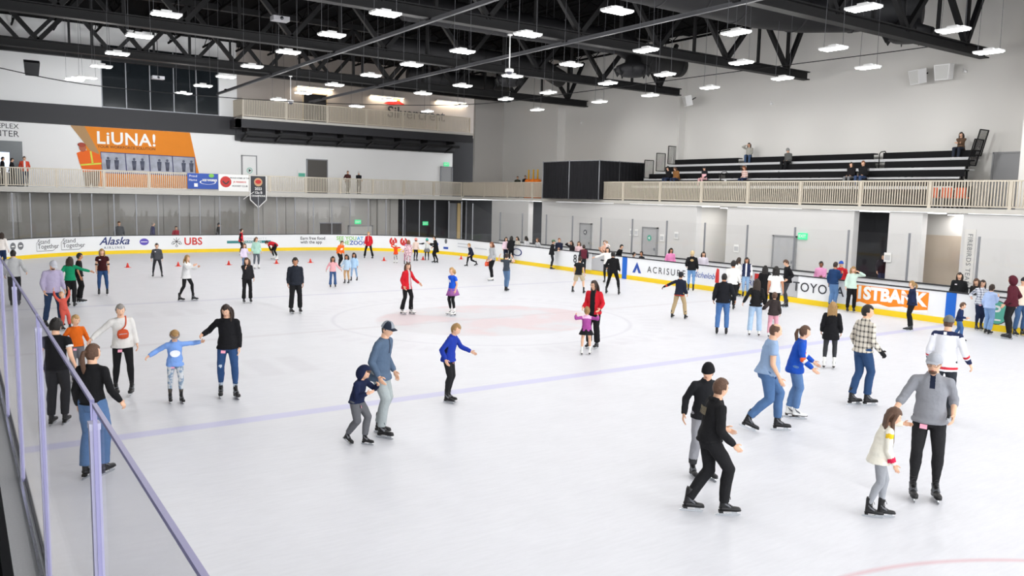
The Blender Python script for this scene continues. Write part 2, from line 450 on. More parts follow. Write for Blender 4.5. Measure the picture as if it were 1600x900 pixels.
# walkway slabs -------------------------------------------------------------------
s = MB(); s.box((-32, 33.5, 3.46), (19.3, 37.5, MZ)); struct(s.build('floor_far_walkway', M['slab']))
s = MB(); s.box((19.3, -30, 3.56), (25.0, 37.4, MZ)); struct(s.build('floor_right_walkway', M['slab']))
s = MB(); s.box((2.9, 35.3, 8.66), (21.4, 39.3, 8.82)); struct(s.build('floor_balcony', M['slab']))
s = MB(); s.box((2.6, 35.5, 8.1), (21.4, 35.9, 8.66)); s.box((2.6, 35.5, 8.1), (2.9, 39.2, 8.66)); struct(s.build('trim_7', M['band']))
jt = MB()
for i in range(8):
    x = 3.4+i*2.35; jt.box((x, 35.9, 7.9), (x+.14, 37.4, 8.5)); jt.bar((x, 36, 7.7), (x, 37.3, 7.3), .12, .12)
jt.box((3.4, 36.2, 7.62), (20.6, 36.4, 7.84)); jt.box((3.4, 37.0, 7.25), (20.6, 37.15, 7.42)); struct(jt.build('trim_8', M['black']))

# railings ---------------------------------------------------------------------
def railing(a, b, z0, z1, label, pitch=.118, w=.036, group='beige slatted railing sections'):
    a, b = Vector(a), Vector(b); L = (b-a).length; d = (b-a)/L
    o = thing('railing', (a.x, a.y, z0), 0, label, 'railing', group)
    r = MB(); r.bar((0,0,z1-z0-.03), (d.x*L, d.y*L, z1-z0-.03), .07, .06); r.build('top_rail', M['beige'], o)
    r = MB(); r.bar((0,0,.09), (d.x*L, d.y*L, .09), .05, .05); r.build('bottom_rail', M['beige'], o)
    r = MB(); n = int(L/pitch)
    for i in range(1, n+1):
        p = d*(i*L/(n+1)); r.bar((p.x, p.y, .1), (p.x, p.y, z1-z0-.05), .05, w)
    r.build('slat_panel', M['beige'], o)
    for p in (d*.03, d*(L-.03)):
        r = MB(); r.bar((p.x, p.y, 0), (p.x, p.y, z1-z0), .06, .06); r.build('post', M['beige'], o)
    return o
n = 14
for i in range(n):
    y0 = 33.5+(-9.5-33.5)*i/n; y1 = 33.5+(-9.5-33.5)*(i+1)/n
    railing((19.36, y0, 0), (19.36, y1, 0), MZ, 4.86, 'beige slatted railing section along the right walkway', group='right walkway railing sections')
n = 14
for i in range(n):
    x0 = -16+35.3*i/n; x1 = -16+35.3*(i+1)/n
    railing((x0, 33.56, 0), (x1, 33.56, 0), MZ, 4.86, 'beige slatted railing section along the far walkway', group='far walkway railing sections')
for i in range(6):
    x0 = 2.95+18.1*i/6; x1 = 2.95+18.1*(i+1)/6
    railing((x0, 35.36, 0), (x1, 35.36, 0), 8.82, 10.05, 'pale slatted railing section on the upper balcony', group='upper balcony railing sections')
railing((2.95, 35.4, 0), (2.95, 39.1, 0), 8.82, 10.05, 'short side railing closing the left end of the upper balcony', group=None)

# ------------------------------------------------------------------ boards round the ice
def ribbon(s0, s1, off0, off1, z0, z1, step=.35, mi=0, mb=None):
    mb = mb or MB(); n = max(1, int(abs(s1-s0)/step)); vs = []
    for i in range(n+1):
        s = s0+(s1-s0)*i/n
        vs += [rink(s, off0, z0), rink(s, off0, z1), rink(s, off1, z1), rink(s, off1, z0)]
    fs = []
    for i in range(n):
        for j in range(4):
            fs.append((i*4+j, i*4+(j+1) % 4, (i+1)*4+(j+1) % 4, (i+1)*4+j))
    fs += [(0,1,2,3), (n*4+3, n*4+2, n*4+1, n*4)]
    return mb.add(vs, fs, mi)
def board_run(s0, s1, label):
    o = thing('dasher_board', (0,0,0), 0, label, 'rink board')
    ribbon(s0, s1, 0, .1, 0, 1.04).build('board_panel', M['white_board'], o)
    ribbon(s0, s1, -.012, .02, .0, .2).build('kick_plate', M['yellow'], o)
    ribbon(s0, s1, -.02, .14, 1.04, 1.075).build('cap_rail', M['cap'], o)
    return o
B_left = board_run(-52.4, -SST-SARC, 'white rink boards along the near left side under the tall glass')
B_end = board_run(-SST-SARC, 17.9, 'curved white rink boards round the far end of the ice')
B_c = board_run(17.9, 29.5, 'white rink boards on the right between the corner and the small grey gate')
B_d = board_run(31.3, 40.55, 'white right rink boards with a blue stripe and a blue triangle logo')
B_f = board_run(41.75, 58, 'white rink boards at right with the large orange panel and second blue stripe')
def gate(s0, s1, label, open_=0):
    o = thing('rink_gate', tuple(rink(s0)), 0, label, 'gate')
    b = rink(s0); g = MB()
    ribbon(s0+.03, s1-.03, .02, .09, .22, 1.02, mb=g); g.v = [tuple(Vector(v)-b) for v in g.v]; g.build('gate_panel', mat('gate_grey', '#b9babd', .4), o)
    g = MB(); ribbon(s0, s1, 0, .1, 0, .2, mb=g); g.v = [tuple(Vector(v)-b) for v in g.v]; g.build('threshold', M['yellow'], o)
    g = MB(); ribbon(s0+.03, s1-.03, 0, .12, 1.02, 1.07, mb=g); g.v = [tuple(Vector(v)-b) for v in g.v]; g.build('cap_rail', M['cap'], o)
    g = MB(); p = rink((s0+s1)/2, -.03, .75)-b; g.box((p.x-.03, p.y-.12, p.z), (p.x+.03, p.y+.12, p.z+.05)); g.build('latch', M['cap'], o)
gate(29.5, 31.3, 'grey rink gate left of the first blue stripe')
gate(40.55, 41.75, 'grey rink gate between the red panel and the long dark word')
def stripe(par, s):
    for z0, z1 in ((0, 1.04),): ribbon(s-.16, s+.16, -.02, .02, z0, z1).build('blue_stripe', M['blue'], par)
stripe(B_d, 32.0); stripe(B_f, 47.55)
def on_board(par, name, vf, s, z, m, kx=1, kz=1, out=.008, thick=.004):
    """flat print (list of x-y vertices and faces) wrapped on the ice side of the boards"""
    g = MB(); vs, fs = vf
    g.add([rink(s+x*kx, -out, z+y*kz) for x, y in vs], fs)
    return g.build(name, m, par, fix=False)
def disc(r, n=24, sx=1, r2=0):
    if not r2: return ([(math.cos(2*PI*i/n)*r*sx, math.sin(2*PI*i/n)*r) for i in range(n)], [tuple(range(n))])
    vs = [(math.cos(2*PI*i/n)*r*sx, math.sin(2*PI*i/n)*r) for i in range(n)]+[(math.cos(2*PI*i/n)*r2*sx, math.sin(2*PI*i/n)*r2) for i in range(n)]
    return (vs, [(i, (i+1) % n, n+(i+1) % n, n+i) for i in range(n)])
def rect(w, h): return ([(-w/2,-h/2),(w/2,-h/2),(w/2,h/2),(-w/2,h/2)], [(0,1,2,3)])
def line2(pts, w):
    vs = []; fs = []
    for (x0, y0), (x1, y1) in zip(pts, pts[1:]):
        d = Vector((x1-x0, y1-y0)); n_ = Vector((-d.y, d.x)).normalized()*w/2; b = len(vs)
        vs += [(x0+n_.x, y0+n_.y), (x0-n_.x, y0-n_.y), (x1-n_.x, y1-n_.y), (x1+n_.x, y1+n_.y)]; fs.append((b, b+1, b+2, b+3))
    return vs, fs
K = {k: mat('print_'+k, v, .5) for k, v in dict(ink='#34353b', navy='#27356e', red='#c92f2b', purple='#5a4bb0', teal='#2f7f80', grey='#6f7276', green='#7cc04b', cyan='#3aa4d8', orange='#f28a1c', white='#f4f4f2', mint='#5fb7a0', soft='#c3c7cd', cobalt='#2a50a8').items()}
def T(par, txt, s, z, size, col, out=.01, **kw):
    return on_board(par, 'lettering', text_mesh(txt, size, **kw), s, z, K[col], out=out)
for s in (-12.0, -11.46):
    on_board(B_end, 'round_logo', disc(.2), s, .7, K['grey']); on_board(B_end, 'round_logo', rect(.22, .06), s, .7, K['white'], out=.012)
for s in (-9.75, -8.25):
    T(B_end, 'Stand', s-.2, .84, .34, 'ink'); T(B_end, 'Together', s+.05, .58, .34, 'ink')
    on_board(B_end, 'outline', line2([(-.56, .2), (-.66, .08), (-.66, -.33), (.35, -.33), (.62, -.14)], .02), s, .68, K['ink'])
T(B_end, 'Alaska', -5.95, .74, .62, 'navy', shear=.35, bold=.01); T(B_end, 'AIRLINES', -5.95, .37, .2, 'navy', space=1.5)
on_board(B_end, 'oval_logo', disc(.2, sx=1.25), -4.32, .68, K['purple']); on_board(B_end, 'oval_logo', rect(.36, .04), -4.32, .68, K['white'], out=.012)
for a in (0, 45, 90, -45):
    on_board(B_end, 'keys_logo', line2([(-.24*math.cos(math.radians(a)), -.24*math.sin(math.radians(a))), (.24*math.cos(math.radians(a)), .24*math.sin(math.radians(a)))], .03), -2.52, .68, K['ink'])
for x, y in ((-.22,-.12), (.22,-.12), (0,-.27)): on_board(B_end, 'keys_logo', disc(.07, r2=.045), -2.52+x, .68+y, K['ink'])
T(B_end, 'UBS', -1.56, .66, .62, 'red', bold=.012)
on_board(B_end, 'teal_bar', rect(2.75, .16), 1.82, .6, K['teal']); T(B_end, 'COMMUNITY', 2.2, .8, .2, 'soft', space=1.3); T(B_end, 'FOUNDATION', 2.0, .6, .18, 'white', out=.014)
T(B_end, 'Earn free food', 5.95, .79, .28, 'ink', bold=.004); T(B_end, 'with the app', 5.85, .54, .28, 'ink', bold=.004)
T(B_end, 'SEE YOU', 8.15, .8, .34, 'green', bold=.006); T(B_end, 'AT', 9.05, .8, .34, 'cyan', bold=.006)
T(B_end, 'THE', 8.0, .5, .38, 'green', bold=.006); T(B_end, 'ZOO!', 8.85, .5, .38, 'cobalt', bold=.008)
for s in (11.3, 12.05):
    on_board(B_end, 'wing_logo', disc(.27, r2=.13), s, .68, K['red']); on_board(B_end, 'wing_logo', ([(-.1,-.1),(.1,-.1),(.06,.12),(-.06,.12)], [(0,1,2,3)]), s, .66, K['red'])
    on_board(B_end, 'wing_logo', rect(.16, .22), s, .92, K['white'], out=.012)
on_board(B_end, 'round_mark', disc(.12), 14.6, .62, K['cobalt']); on_board(B_end, 'round_mark', disc(.16, sx=.7), 15.36, .86, K['grey']); on_board(B_end, 'round_mark', rect(.42, .14), 15.36, .42, K['cobalt'])
for k, wd_ in enumerate((1.6, 1.9)): on_board(B_end if k == 0 else B_end, 'fine_print', rect(1.3, .05), 17.1, .78-.2*k, K['soft'])
on_board(B_c, 'fine_print', rect(1.4, .06), 19.0, .6, K['soft']); on_board(B_c, 'small_mark', disc(.09), 20.5, .66, K['ink'])
on_board(B_c, 'badge_outline', disc(.22, r2=.17, sx=2.3, n=16), 22.9, .66, K['navy']); T(B_c, '81', 28.35, .66, .6, 'ink', bold=.01)
on_board(B_d, 'triangle_logo', ([(-.3,-.22),(0,.3),(.3,-.22),(.12,-.22),(0,.02),(-.12,-.22)], [(0,1,5),(1,4,5),(1,2,3,4)]), 32.85, .58, K['cobalt'])
T(B_d, 'ACRISURE', 34.75, .58, .42, 'ink', space=1.35)
T(B_d, 'Michelob', 36.95, .62, .36, 'cobalt', shear=.4)
on_board(B_d, 'ribbon_logo', ([(-.1,-.28),(.12,-.28),(.1,.3),(-.02,.34),(-.08,.1)], [(0,1,2,3,4)]), 37.75, .66, K['red'])
T(B_d, 'CALIFORNIA', 39.2, .55, .32, 'cobalt', space=1.1)
on_board(B_d, 'red_panel', rect(.8, .72), 40.1, .6, K['red']); T(B_d, 'H', 40.1, .6, .5, 'white', out=.014)
T(B_f, 'TOYOTA', 42.62, .62, .5, 'ink', bold=.004, space=1.1)
on_board(B_f, 'orange_panel', ([(-1.32,-.36),(1.36,-.36),(1.36,.3),(-1.32,.3)], [(0,1,2,3)]), 45.45, .66, K['orange'])
T(B_f, '1STBANK', 45.45, .68, .6, 'white', out=.014, bold=.03)
on_board(B_f, 'orange_edge', ([(-1.32,-.06),(-1.1,.02),(-.8,-.05),(-.4,.02),(0,-.05),(.5,.03),(.9,-.04),(1.36,.02),(1.36,-.1),(-1.32,-.1)], [tuple(range(10))]), 45.45, .36, K['white'], out=.013)
on_board(B_f, 'round_emblem', disc(.38), 48.95, .58, K['ink']); on_board(B_f, 'round_emblem', disc(.355), 48.95, .58, K['mint'], out=.012); T(B_f, 'P', 48.95, .6, .5, 'white', out=.016, bold=.01)
on_board(B_f, 'round_emblem', rect(.3, .05), 48.95, .35, K['white'], out=.016)

# glass above the far boards -------------------------------------------------------
def glass_panel(s0, s1, z0, z1, label, group, off=.06, z1b=None, post=True):
    b = rink(s0, off, z0); o = thing('safety_glass', tuple(b), 0, label, 'glass panel', group)
    g = MB(); n = 4; z1b = z1 if z1b is None else z1b; vs = []
    for i in range(n+1):
        s = s0+.03+(s1-s0-.06)*i/n; zt = z1+(z1b-z1)*i/n
        vs += [rink(s, off-.006, z0)-b, rink(s, off-.006, zt)-b, rink(s, off+.006, zt)-b, rink(s, off+.006, z0)-b]
    fs = []
    for i in range(n):
        for j in range(4): fs.append((i*4+j, i*4+(j+1) % 4, (i+1)*4+(j+1) % 4, (i+1)*4+j))
    fs += [(0,1,2,3), (n*4+3, n*4+2, n*4+1, n*4)]
    g.add(vs, fs); g.build('pane', _mats['rink_glass'], o)
    if post:
        p = MB(); q0 = rink(s0, off, 0)-Vector((b.x, b.y, 0)); p.bar((q0.x, q0.y, 0), (q0.x, q0.y, z1-z0), .05, .05); p.build('post', M['alu'], o)
    return o
n = 29; s0 = -14.2; ds = (17.9-s0)/27
for i in range(27):
    glass_panel(s0+ds*i, s0+ds*(i+1), 1.075, 3.44, 'clear glass panel above the curved far end boards', 'glass panels above the far end boards')
glass_panel(17.9, 20.1, 1.075, 3.35, 'sloping clear glass panel ending the far corner glass', None, z1b=2.7)

# bench enclosure behind the right boards -------------------------------------------
bw = thing('bench_wall', (15.2, 22, 0), 0, 'low white wall behind the benches with black cap', 'low wall')
g = MB(); g.box((0, -50, 0), (.1, 0, 1.02)); g.build('wall_panel', M['white_board'], bw)
g = MB(); g.box((-.04, -50, 1.02), (.14, 0, 1.06)); g.build('cap_rail', M['cap'], bw)
yy = 22.0; k = 0
while yy > -12:
    st = 2.45
    o = thing('safety_glass', (15.25, yy, 1.06), 0, 'clear glass panel on the low white wall behind the benches', 'glass panel', 'glass panels behind the benches')
    g = MB(); g.box((-.006, -st+.03, 0), (.006, -.03, 1.72)); g.build('pane', _mats['rink_glass'], o)
    g = MB(); g.bar((0,0,0), (0,0,1.76), .06, .06); g.build('post', M['alu'], o)
    yy -= st
# team bench seats between the boards and the low wall
for y0 in (19.5, 15, 8.2, 3.6, -4.5):
    o = thing('team_bench', (14.8, y0, 0), 0, 'long plain bench behind the right boards', 'bench', 'team benches behind the right boards')
    g = MB(); g.box((-.18, -3.6, .42), (.16, 0, .47)); g.build('seat', mat('bench_grey', '#8c8d90', .5), o)
    for yk in (-.3, -1.8, -3.3):
        g = MB(); g.box((-.03, yk-.03, 0), (.03, yk+.03, .42)); g.build('leg', M['alu'], o)

# near left glass -----------------------------------------------------------------
GX = -13.02
npan = [-22.55, -20.1, -17.62, -15.1, -12.6, -10.1, -7.6, -5.1, -2.6]
for i in range(len(npan)-1):
    y0, y1 = npan[i], npan[i+1]
    o = thing('safety_glass', (GX, y0, 1.1), 0, 'tall clear glass panel with violet edges on the near left boards', 'glass panel', 'tall near glass panels on the left boards')
    g = MB(); g.box((-.0065, .03, .0), (.0065, y1-y0-.03, 1.87)); g.build('pane', _mats['near_glass'], o)
    e = MB(); e.box((-.0078, .03, 1.858), (.0078, y1-y0-.03, 1.872)); e.box((-.0075, .03, 0), (.0075, .04, 1.858)); e.box((-.0075, y1-y0-.04, 0), (.0075, y1-y0-.03, 1.858))
    e.build('polished_edge', mat('violet_edge', '#9c99c0', .3), o)
    p = MB(); p.box((-.018, -.022, 0), (.018, .022, 1.78)); p.build('post', mat('post_violet', '#c2c0da', .3), o)
    p = MB(); p.box((-.02, -.03, 1.765), (.02, .03, 1.79)); p.build('post_clip', mat('clip_pale', '#c9c8dc', .4), o)
ch = thing('glass_channel', (-13.02, -22.5, 1.1), 0, 'metal channel holding the near left glass on its ledge', 'channel')
g = MB(); g.box((-.035, 0, 0), (-.012, 20.5, .03)); g.build('rail', M['steel'], ch); g = MB(); g.box((.012, 0, 0), (.03, 20.5, .02)); g.build('rail', M['cap'], ch)
ld = thing('ledge', (-13.2, -24, 0), 0, 'grey speckled ledge outside the near left glass', 'ledge')
g = MB(); g.box((.0, 0, 1.076), (.22, 24, 1.1)); g.build('ledge_top', mat('ledge_grey', '#a3a4a6', .7, var=.12, vscale=60), ld)
g = MB(); g.box((.0, 0, .0), (.03, 24, 1.076)); g.build('outer_panel', mat('outer_dark', '#3a3a3e', .6), ld)
fl = MB(); fl.box((-20, -24, -.01), (-13.2, 6, 0)); o = struct(fl.build('floor_near_walkway', mat('rubber_black', '#0f0f11', .9)))
rs = MB(); rs.box((-17, -26, 0), (-13.75, -17.5, 2.0)); o = struct(rs.build('floor_near_riser', mat('rubber_black', '#0f0f11', .9)))
# ------------------------------------------------------------------ roof trusses
def truss(y, x0=-30, x1=24.1):
    o = thing('roof_truss', (0, y, 10.3 if y < 30 else 11.35), 0, None, 'roof truss')
    g = MB(); g.box((x0, -.2, 0), (x1, .2, .05)); g.box((x0, -.03, .05), (x1, .03, .38)); g.box((x0, -.2, .38), (x1, .2, .43)); g.build('bottom_chord', M['black'], o)
    g = MB(); g.box((x0, -.16, 3.0), (x1-1.2, .16, 3.3)); g.build('top_chord', M['black'], o)
    x = x1-1.7; k = 0; px = 4.6
    while x > x0+px:
        g = MB(); g.bar((x, 0, .4), (x-px/2, 0, 3.05), .2, .2); g.build('brace', M['black'], o)
        g = MB(); g.bar((x-px/2, 0, 3.05), (x-px, 0, .4), .2, .2); g.build('brace', M['black'], o)
        g = MB(); g.bar((x-px/2, 0, .4), (x-px/2, 0, 3.05), .12, .12); g.build('post', M['black'], o)
        x -= px
    g = MB(); g.bar((x1-1.7, 0, .4), (x1-.4, 0, 3.05), .2, .2); g.build('brace', M['black'], o)
    g = MB(); g.bar((x1-1.7, 0, .4), (x1-1.7, 0, 3.05), .14, .14); g.build('post', M['black'], o)
    return o
for y, l in ((-2.74, 'black steel roof truss nearest the camera at top right'), (6.29, 'black roof truss ending above the pair of pale wall boxes to its right'), (15.48, 'black roof truss ending beside the single pale wall box'), (24.5, 'black roof truss ending above the black drape booth'), (33.6, 'black roof truss running just in front of the far wall'), (-11.8, 'black roof truss passing over the top left of the view')):
    truss(y)['label'] = l
# longitudinal braces
for x in (1.42, 7.85):
    o = thing('ceiling_brace', (x, 0, 10.15), 0, 'long grey brace crossing under the roof trusses', 'brace', 'long grey ceiling braces')
    g = MB(); g.box((-.06, -12, 0), (.06, 36, .03)); g.box((-.015, -12, .03), (.015, 36, .16)); g.build('angle', M['grey_steel'], o)
    for y in (-11.8, -2.74, 6.29, 15.48, 24.5, 33.6):
        g = MB(); g.box((-.1, y-.14, .1), (.1, y+.14, .18)); g.build('clip', M['black'], o)
# joists under the deck
js = MB()
for i in range(26):
    x = -30+2.2*i; js.box((x, -30, 13.3), (x+.08, 37, 13.42)); js.box((x, -30, 13.9), (x+.08, 37, 14.0))
    y = -30
    while y < 36:
        js.bar((x+.04, y, 13.4), (x+.04, y+.9, 13.9), .04, .04); js.bar((x+.04, y+.9, 13.9), (x+.04, y+1.8, 13.4), .04, .04); y += 1.8
o = struct(js.build('ceiling_joists', mat('joist_black', '#0b0b0c', .9, spec=.1))); o['label'] = 'open web joists under the roof deck'
# round ducts
def duct(pts, r, label, collar=2.2):
    b = Vector(pts[0]); o = thing('air_duct', tuple(b), 0, label, 'duct')
    P = [Vector(p)-b for p in pts]
    g = MB(); g.tube(P, r, 20); g.build('duct_pipe', M['duct'], o)
    for a, c in zip(P, P[1:]):
        L = (c-a).length; k = 1
        q_ = a.lerp(c, .5); g = MB(); g.bar((q_.x, q_.y, q_.z+r*.9), (q_.x, q_.y, 14.02-b.z), .03, .03); g.build('hanger_rod', M['black'], o)
        while k*collar < L:
            q = a.lerp(c, k*collar/L); d = (c-a).normalized()
            g = MB(); g.tube([q-d*.04, q+d*.04], r+.03, 20); g.build('collar', M['duct'], o); k += 1
    return o
duct([(-2, 2.2, 12.0), (15, 2.2, 12.0), (18, 2.2, 12.2), (20, 1.0, 12.3), (21, -1.5, 12.4)], .85, 'large round dark duct running across the ceiling to the right wall')
duct([(3, 11.5, 11.9), (15.5, 11.5, 11.9), (18, 11.9, 11.3), (20.5, 12, 11.3)], .6, 'round dark duct ending in a bent section above the bleachers')
duct([(6, 20.5, 11.9), (17, 20.5, 11.9), (19, 21, 11.4)], .55, 'distant round dark duct above the far right corner')
duct([(12, 28.5, 11.8), (20, 28.5, 11.8)], .5, 'short dark duct close to the far corner')
# round bladed diffusers hanging from the ducts
for (x, y, z, r, l) in ((16.3, 11.3, 10.75, .9, 'black finned air diffuser hanging above the bleachers'), (14.5, 20.2, 10.95, .8, 'black finned air diffuser hanging near the far corner'), (20.6, -1.2, 11.3, 1.0, 'black finned air diffuser at the top right')):
    o = thing('air_diffuser', (x, y, z), 0, l, 'diffuser')
    g = MB(); g.lathe([(.45*r, .5), (.5*r, .2), (r, 0), (r, -.25), (.6*r, -.5), (.2*r, -.55)], n=14); g.build('cone', M['duct'], o)
    for k in range(8):
        a = k*PI/4; g = MB(); g.poly([(.4*r, .1), (1.15*r, -.1), (.9*r, -.55)], lambda p, q, d: Vector((p*math.cos(a)-d*math.sin(a), p*math.sin(a)+d*math.cos(a), q)), .03); g.build('fin', M['black'], o)
# suspended pale ceiling panel at the top
o = thing('ceiling_panel', (3.9, 1.5, 12.9), 0, 'pale rectangular panel hanging under the roof at top centre', 'panel')
g = MB(); g.box((0, 0, 0), (3.4, 2.4, .12)); g.build('panel', mat('panel_grey', '#8d8d90', .7), o)
for q in ((.2, .2), (3.2, .2), (3.2, 2.2), (.2, 2.2)):
    g = MB(); g.bar((q[0], q[1], .1), (q[0], q[1], .9), .02, .02); g.build('hanger', M['black'], o)

# ------------------------------------------------------------------ pendant lamps
lamp_light = bpy.data.lights.new('lamp_area', 'AREA'); lamp_light.shape = 'RECTANGLE'
lamp_light.size = .8; lamp_light.size_y = .45; lamp_light.energy = LAMP_W; lamp_light.color = (1, .985, .96)
wash = bpy.data.lights.new('wall_spot', 'SPOT'); wash.energy = 800; wash.spot_size = .95; wash.spot_blend = .9; wash.shadow_soft_size = .3
added_wash_low = bpy.data.lights.new('wall_spot', 'SPOT'); added_wash_low.energy = 550; added_wash_low.spot_size = .75; added_wash_low.spot_blend = 1; added_wash_low.shadow_soft_size = .3  # added spot with no fixture of its own, brightens the lower right wall
added_wash_far = bpy.data.lights.new('wall_spot', 'SPOT'); added_wash_far.energy = 900; added_wash_far.spot_size = 1.7; added_wash_far.spot_blend = 1; added_wash_far.shadow_soft_size = .3; added_wash_far.color = (.95, .98, 1)  # added cool spot with no fixture of its own, brightens the far wall
added_fill = bpy.data.lights.new('added_fill', 'POINT'); added_fill.energy = LAMP_W*1.6; added_fill.shadow_soft_size = .2; added_fill.color = (1, .985, .96)  # added point light under each pendant, lifts the walls
LP = [(-7.9,-7.9),(-7.9,-3.6),(-7.9,.7)]
cols = {-7.9: (5.7,10,14.6,18.8,23.3), -2.8: (1.2,5.3,9.6,14.1,18.1,22.3,26.6), 2.1: (-3.4,.9,5.0,9.0,12.9,17.1,21.4,25.4),
        6.85: (-7.9,-3.6,.4,4.6,8.7,12.9,16.9,20.9,25.3), 11.3: (-8,-4,-.1,3.9,7.5,12,15.8,20.5,24.6), 15.6: (-2.6,1.3,5.3,9.2,13.1,18.8)}
for x, l in cols.items(): LP += [(x, y) for y in l]
LP += [(-8.3, 24.7), (-2.8, -3.6), (-2.8, -8), (2.1, -8), (2.1, -12.5), (-7.9, -12.5), (6.85, -12.5), (11.3, -12.5), (-2.8, -16.5), (2.1, -16.5), (6.85, -16.5), (11.3, -16.5), (-7.9, -16.5), (-11.5, -14.5), (-2.8, -21), (2.1, -21), (6.85, -21), (-7.9, -21), (11.3, -21), (-2.8, -25.5), (2.1, -25.5), (6.85, -25.5), (-7.9, -25.5), (15.6, -7.0), (17.6, -10.2)]
def make_lamp():
    o = thing('pendant_lamp', (0,0,9), 0, 'white twin panel pendant lamp hanging on thin wires above the ice', 'ceiling light', 'pendant lamps above the ice')
    g = MB(); g.box((-.42, -.24, .02), (.42, -.02, .08)); g.box((-.42, .02, .02), (.42, .24, .08)); g.box((-.15, -.08, .05), (.15, .08, .16)); g.build('housing', M['white'], o)
    for y in (-.13, .13):
        g = MB(); g.box((-.38, y-.085, .0), (.38, y+.085, .021)); g.build('lens', M['lens'], o)
    for x in (-.36, .36):
        g = MB(); g.bar((x, 0, .08), (x*.8, 0, 5.0), .012, .012); g.build('wire', M['grey_steel'], o)
    l = bpy.data.objects.new('lamp_glow', lamp_light); C.objects.link(l); l.parent = o; l.location = (0,0,-.03)
    l = bpy.data.objects.new('added_fill', added_fill); C.objects.link(l); l.parent = o; l.location = (0,0,-.25)
    return o
lamp0 = make_lamp()
for i, (x, y) in enumerate(LP):
    o = lamp0 if i == 0 else copy_tree(lamp0)
    o.location = (x, y, 9.0)
    if y > 22 and x < 14:
        sp_ = bpy.data.objects.new('wall_spot', added_wash_far); C.objects.link(sp_); sp_.parent = o; sp_.location = (0, 0, -.1); sp_.rotation_euler = (Vector((0, 10, .6)).to_track_quat('-Z', 'Y').to_euler())
        if o.rotation_euler.z: sp_.matrix_parent_inverse = Matrix.Rotation(-PI/2, 4, 'Z')
    if x > 11 and y > 6:
        sp_ = bpy.data.objects.new('wall_spot', added_wash_low); C.objects.link(sp_); sp_.parent = o; sp_.location = (0, 0, -.1); sp_.rotation_euler = (Vector((19.4-x, 0, -7.2)).to_track_quat('-Z', 'Y').to_euler())
        if o.rotation_euler.z: sp_.matrix_parent_inverse = Matrix.Rotation(-PI/2, 4, 'Z')
    if x > 15:
        sp_ = bpy.data.objects.new('wall_spot', wash); C.objects.link(sp_); sp_.parent = o; sp_.location = (0, 0, -.1); sp_.rotation_euler = (Vector((9.2, 0, -2.6)).to_track_quat('-Z', 'Y').to_euler())
        sp_.matrix_parent_inverse = Matrix.Rotation(-PI/2, 4, 'Z')
    o.rotation_euler = (0, 0, PI/2 if x > 11 or (x > 6 and y < 1) else 0)
# small wall washers over the bleachers, light under the walkways
def area(name, loc, rot, sx, sy, e, col=(1, .97, .93)):
    L = bpy.data.lights.new(name, 'AREA'); L.shape = 'RECTANGLE'; L.size = sx; L.size_y = sy; L.energy = e; L.color = col
    o = bpy.data.objects.new(name, L); C.objects.link(o); o.location = loc; o.rotation_euler = rot; return o
def soffit(loc, sx, sy, e, label, lensmat='warm_lens', col=(1, .86, .68), grp=None):
    o = thing('soffit_light', loc, 0, label, 'ceiling light', grp)
    g = MB(); g.box((-sx/2, -sy/2, 0), (sx/2, sy/2, .05)); g.build('lens', M[lensmat], o)
    g = MB(); g.box((-sx/2-.04, -sy/2-.04, .02), (sx/2+.04, sy/2+.04, .1)); g.build('frame', M['white'], o)
    L = bpy.data.lights.new('soffit_glow', 'AREA'); L.shape = 'RECTANGLE'; L.size = sx; L.size_y = sy; L.energy = e; L.color = col
    q = bpy.data.objects.new('soffit_glow', L); C.objects.link(q); q.parent = o; q.location = (0,0,-.02)
soffit((9.5, 39.0, 11.65), 2.8, .25, 60, 'warm strip light above the black balcony door')
soffit((15.5, 39.05, 11.5), 2.9, .2, 60, 'warm strip light above the balcony wall sign')
soffit((21.4, 39.05, 11.6), 2.8, .2, 60, 'warm strip light at the far right end of the balcony')
for i, y in enumerate((24, 16.5, 8.1, 3, -3.9)):
    soffit((20.6, y, 3.46), .9, .3, 14, 'white strip light inside the openings of the lower wall', 'lens', (1, .95, .9), 'strip lights in the lower wall openings')
# dome cameras on white poles
for (x, y, z, l) in ((5.0, 6.2, 8.75, 'white dome camera on a long pole at top centre'), (2.5, 24.5, 8.85, 'small white dome camera on a pole before the balcony')):
    o = thing('dome_camera', (x, y, z), 0, l, 'camera')
    g = MB(); g.lathe([(.025, .12), (.025, 1.45)], n=8); g.lathe([(.1, 1.4), (.1, 1.45)], n=12); g.build('pole', M['white'], o)
    g = MB(); g.lathe([(.03, .14), (.17, .1), (.18, 0), (.15, -.02)], n=16); g.build('housing', M['white'], o)
    g = MB(); g.lathe([(.13, 0), (.12, -.07), (.07, -.12), (.01, -.135)], n=14); g.build('dome', mat('smoke_dome', '#4c4d55', .15), o)
for (x, y, z, l) in ((-3.3, 9, 10.0, 'small pale projector hanging from the roof at upper left'), (-4.2, 26, 9.6, 'small pale projector hanging in front of the dark upper window')):
    o = thing('projector', (x, y, z), 0, l, 'projector')
    g = MB(); g.box((-.3, -.2, 0), (.3, .2, .16)); g.build('housing', mat('projector_grey', '#9a9a9e', .5), o)
    g = MB(); g.tube([(0, -.24, .08), (0, -.19, .08)], .06, 10); g.build('front_lens', M['dark_glass'], o)
    g = MB(); g.bar((0,0,.15), (0,0,13.95-z), .03, .03); g.build('pole', M['black'], o)
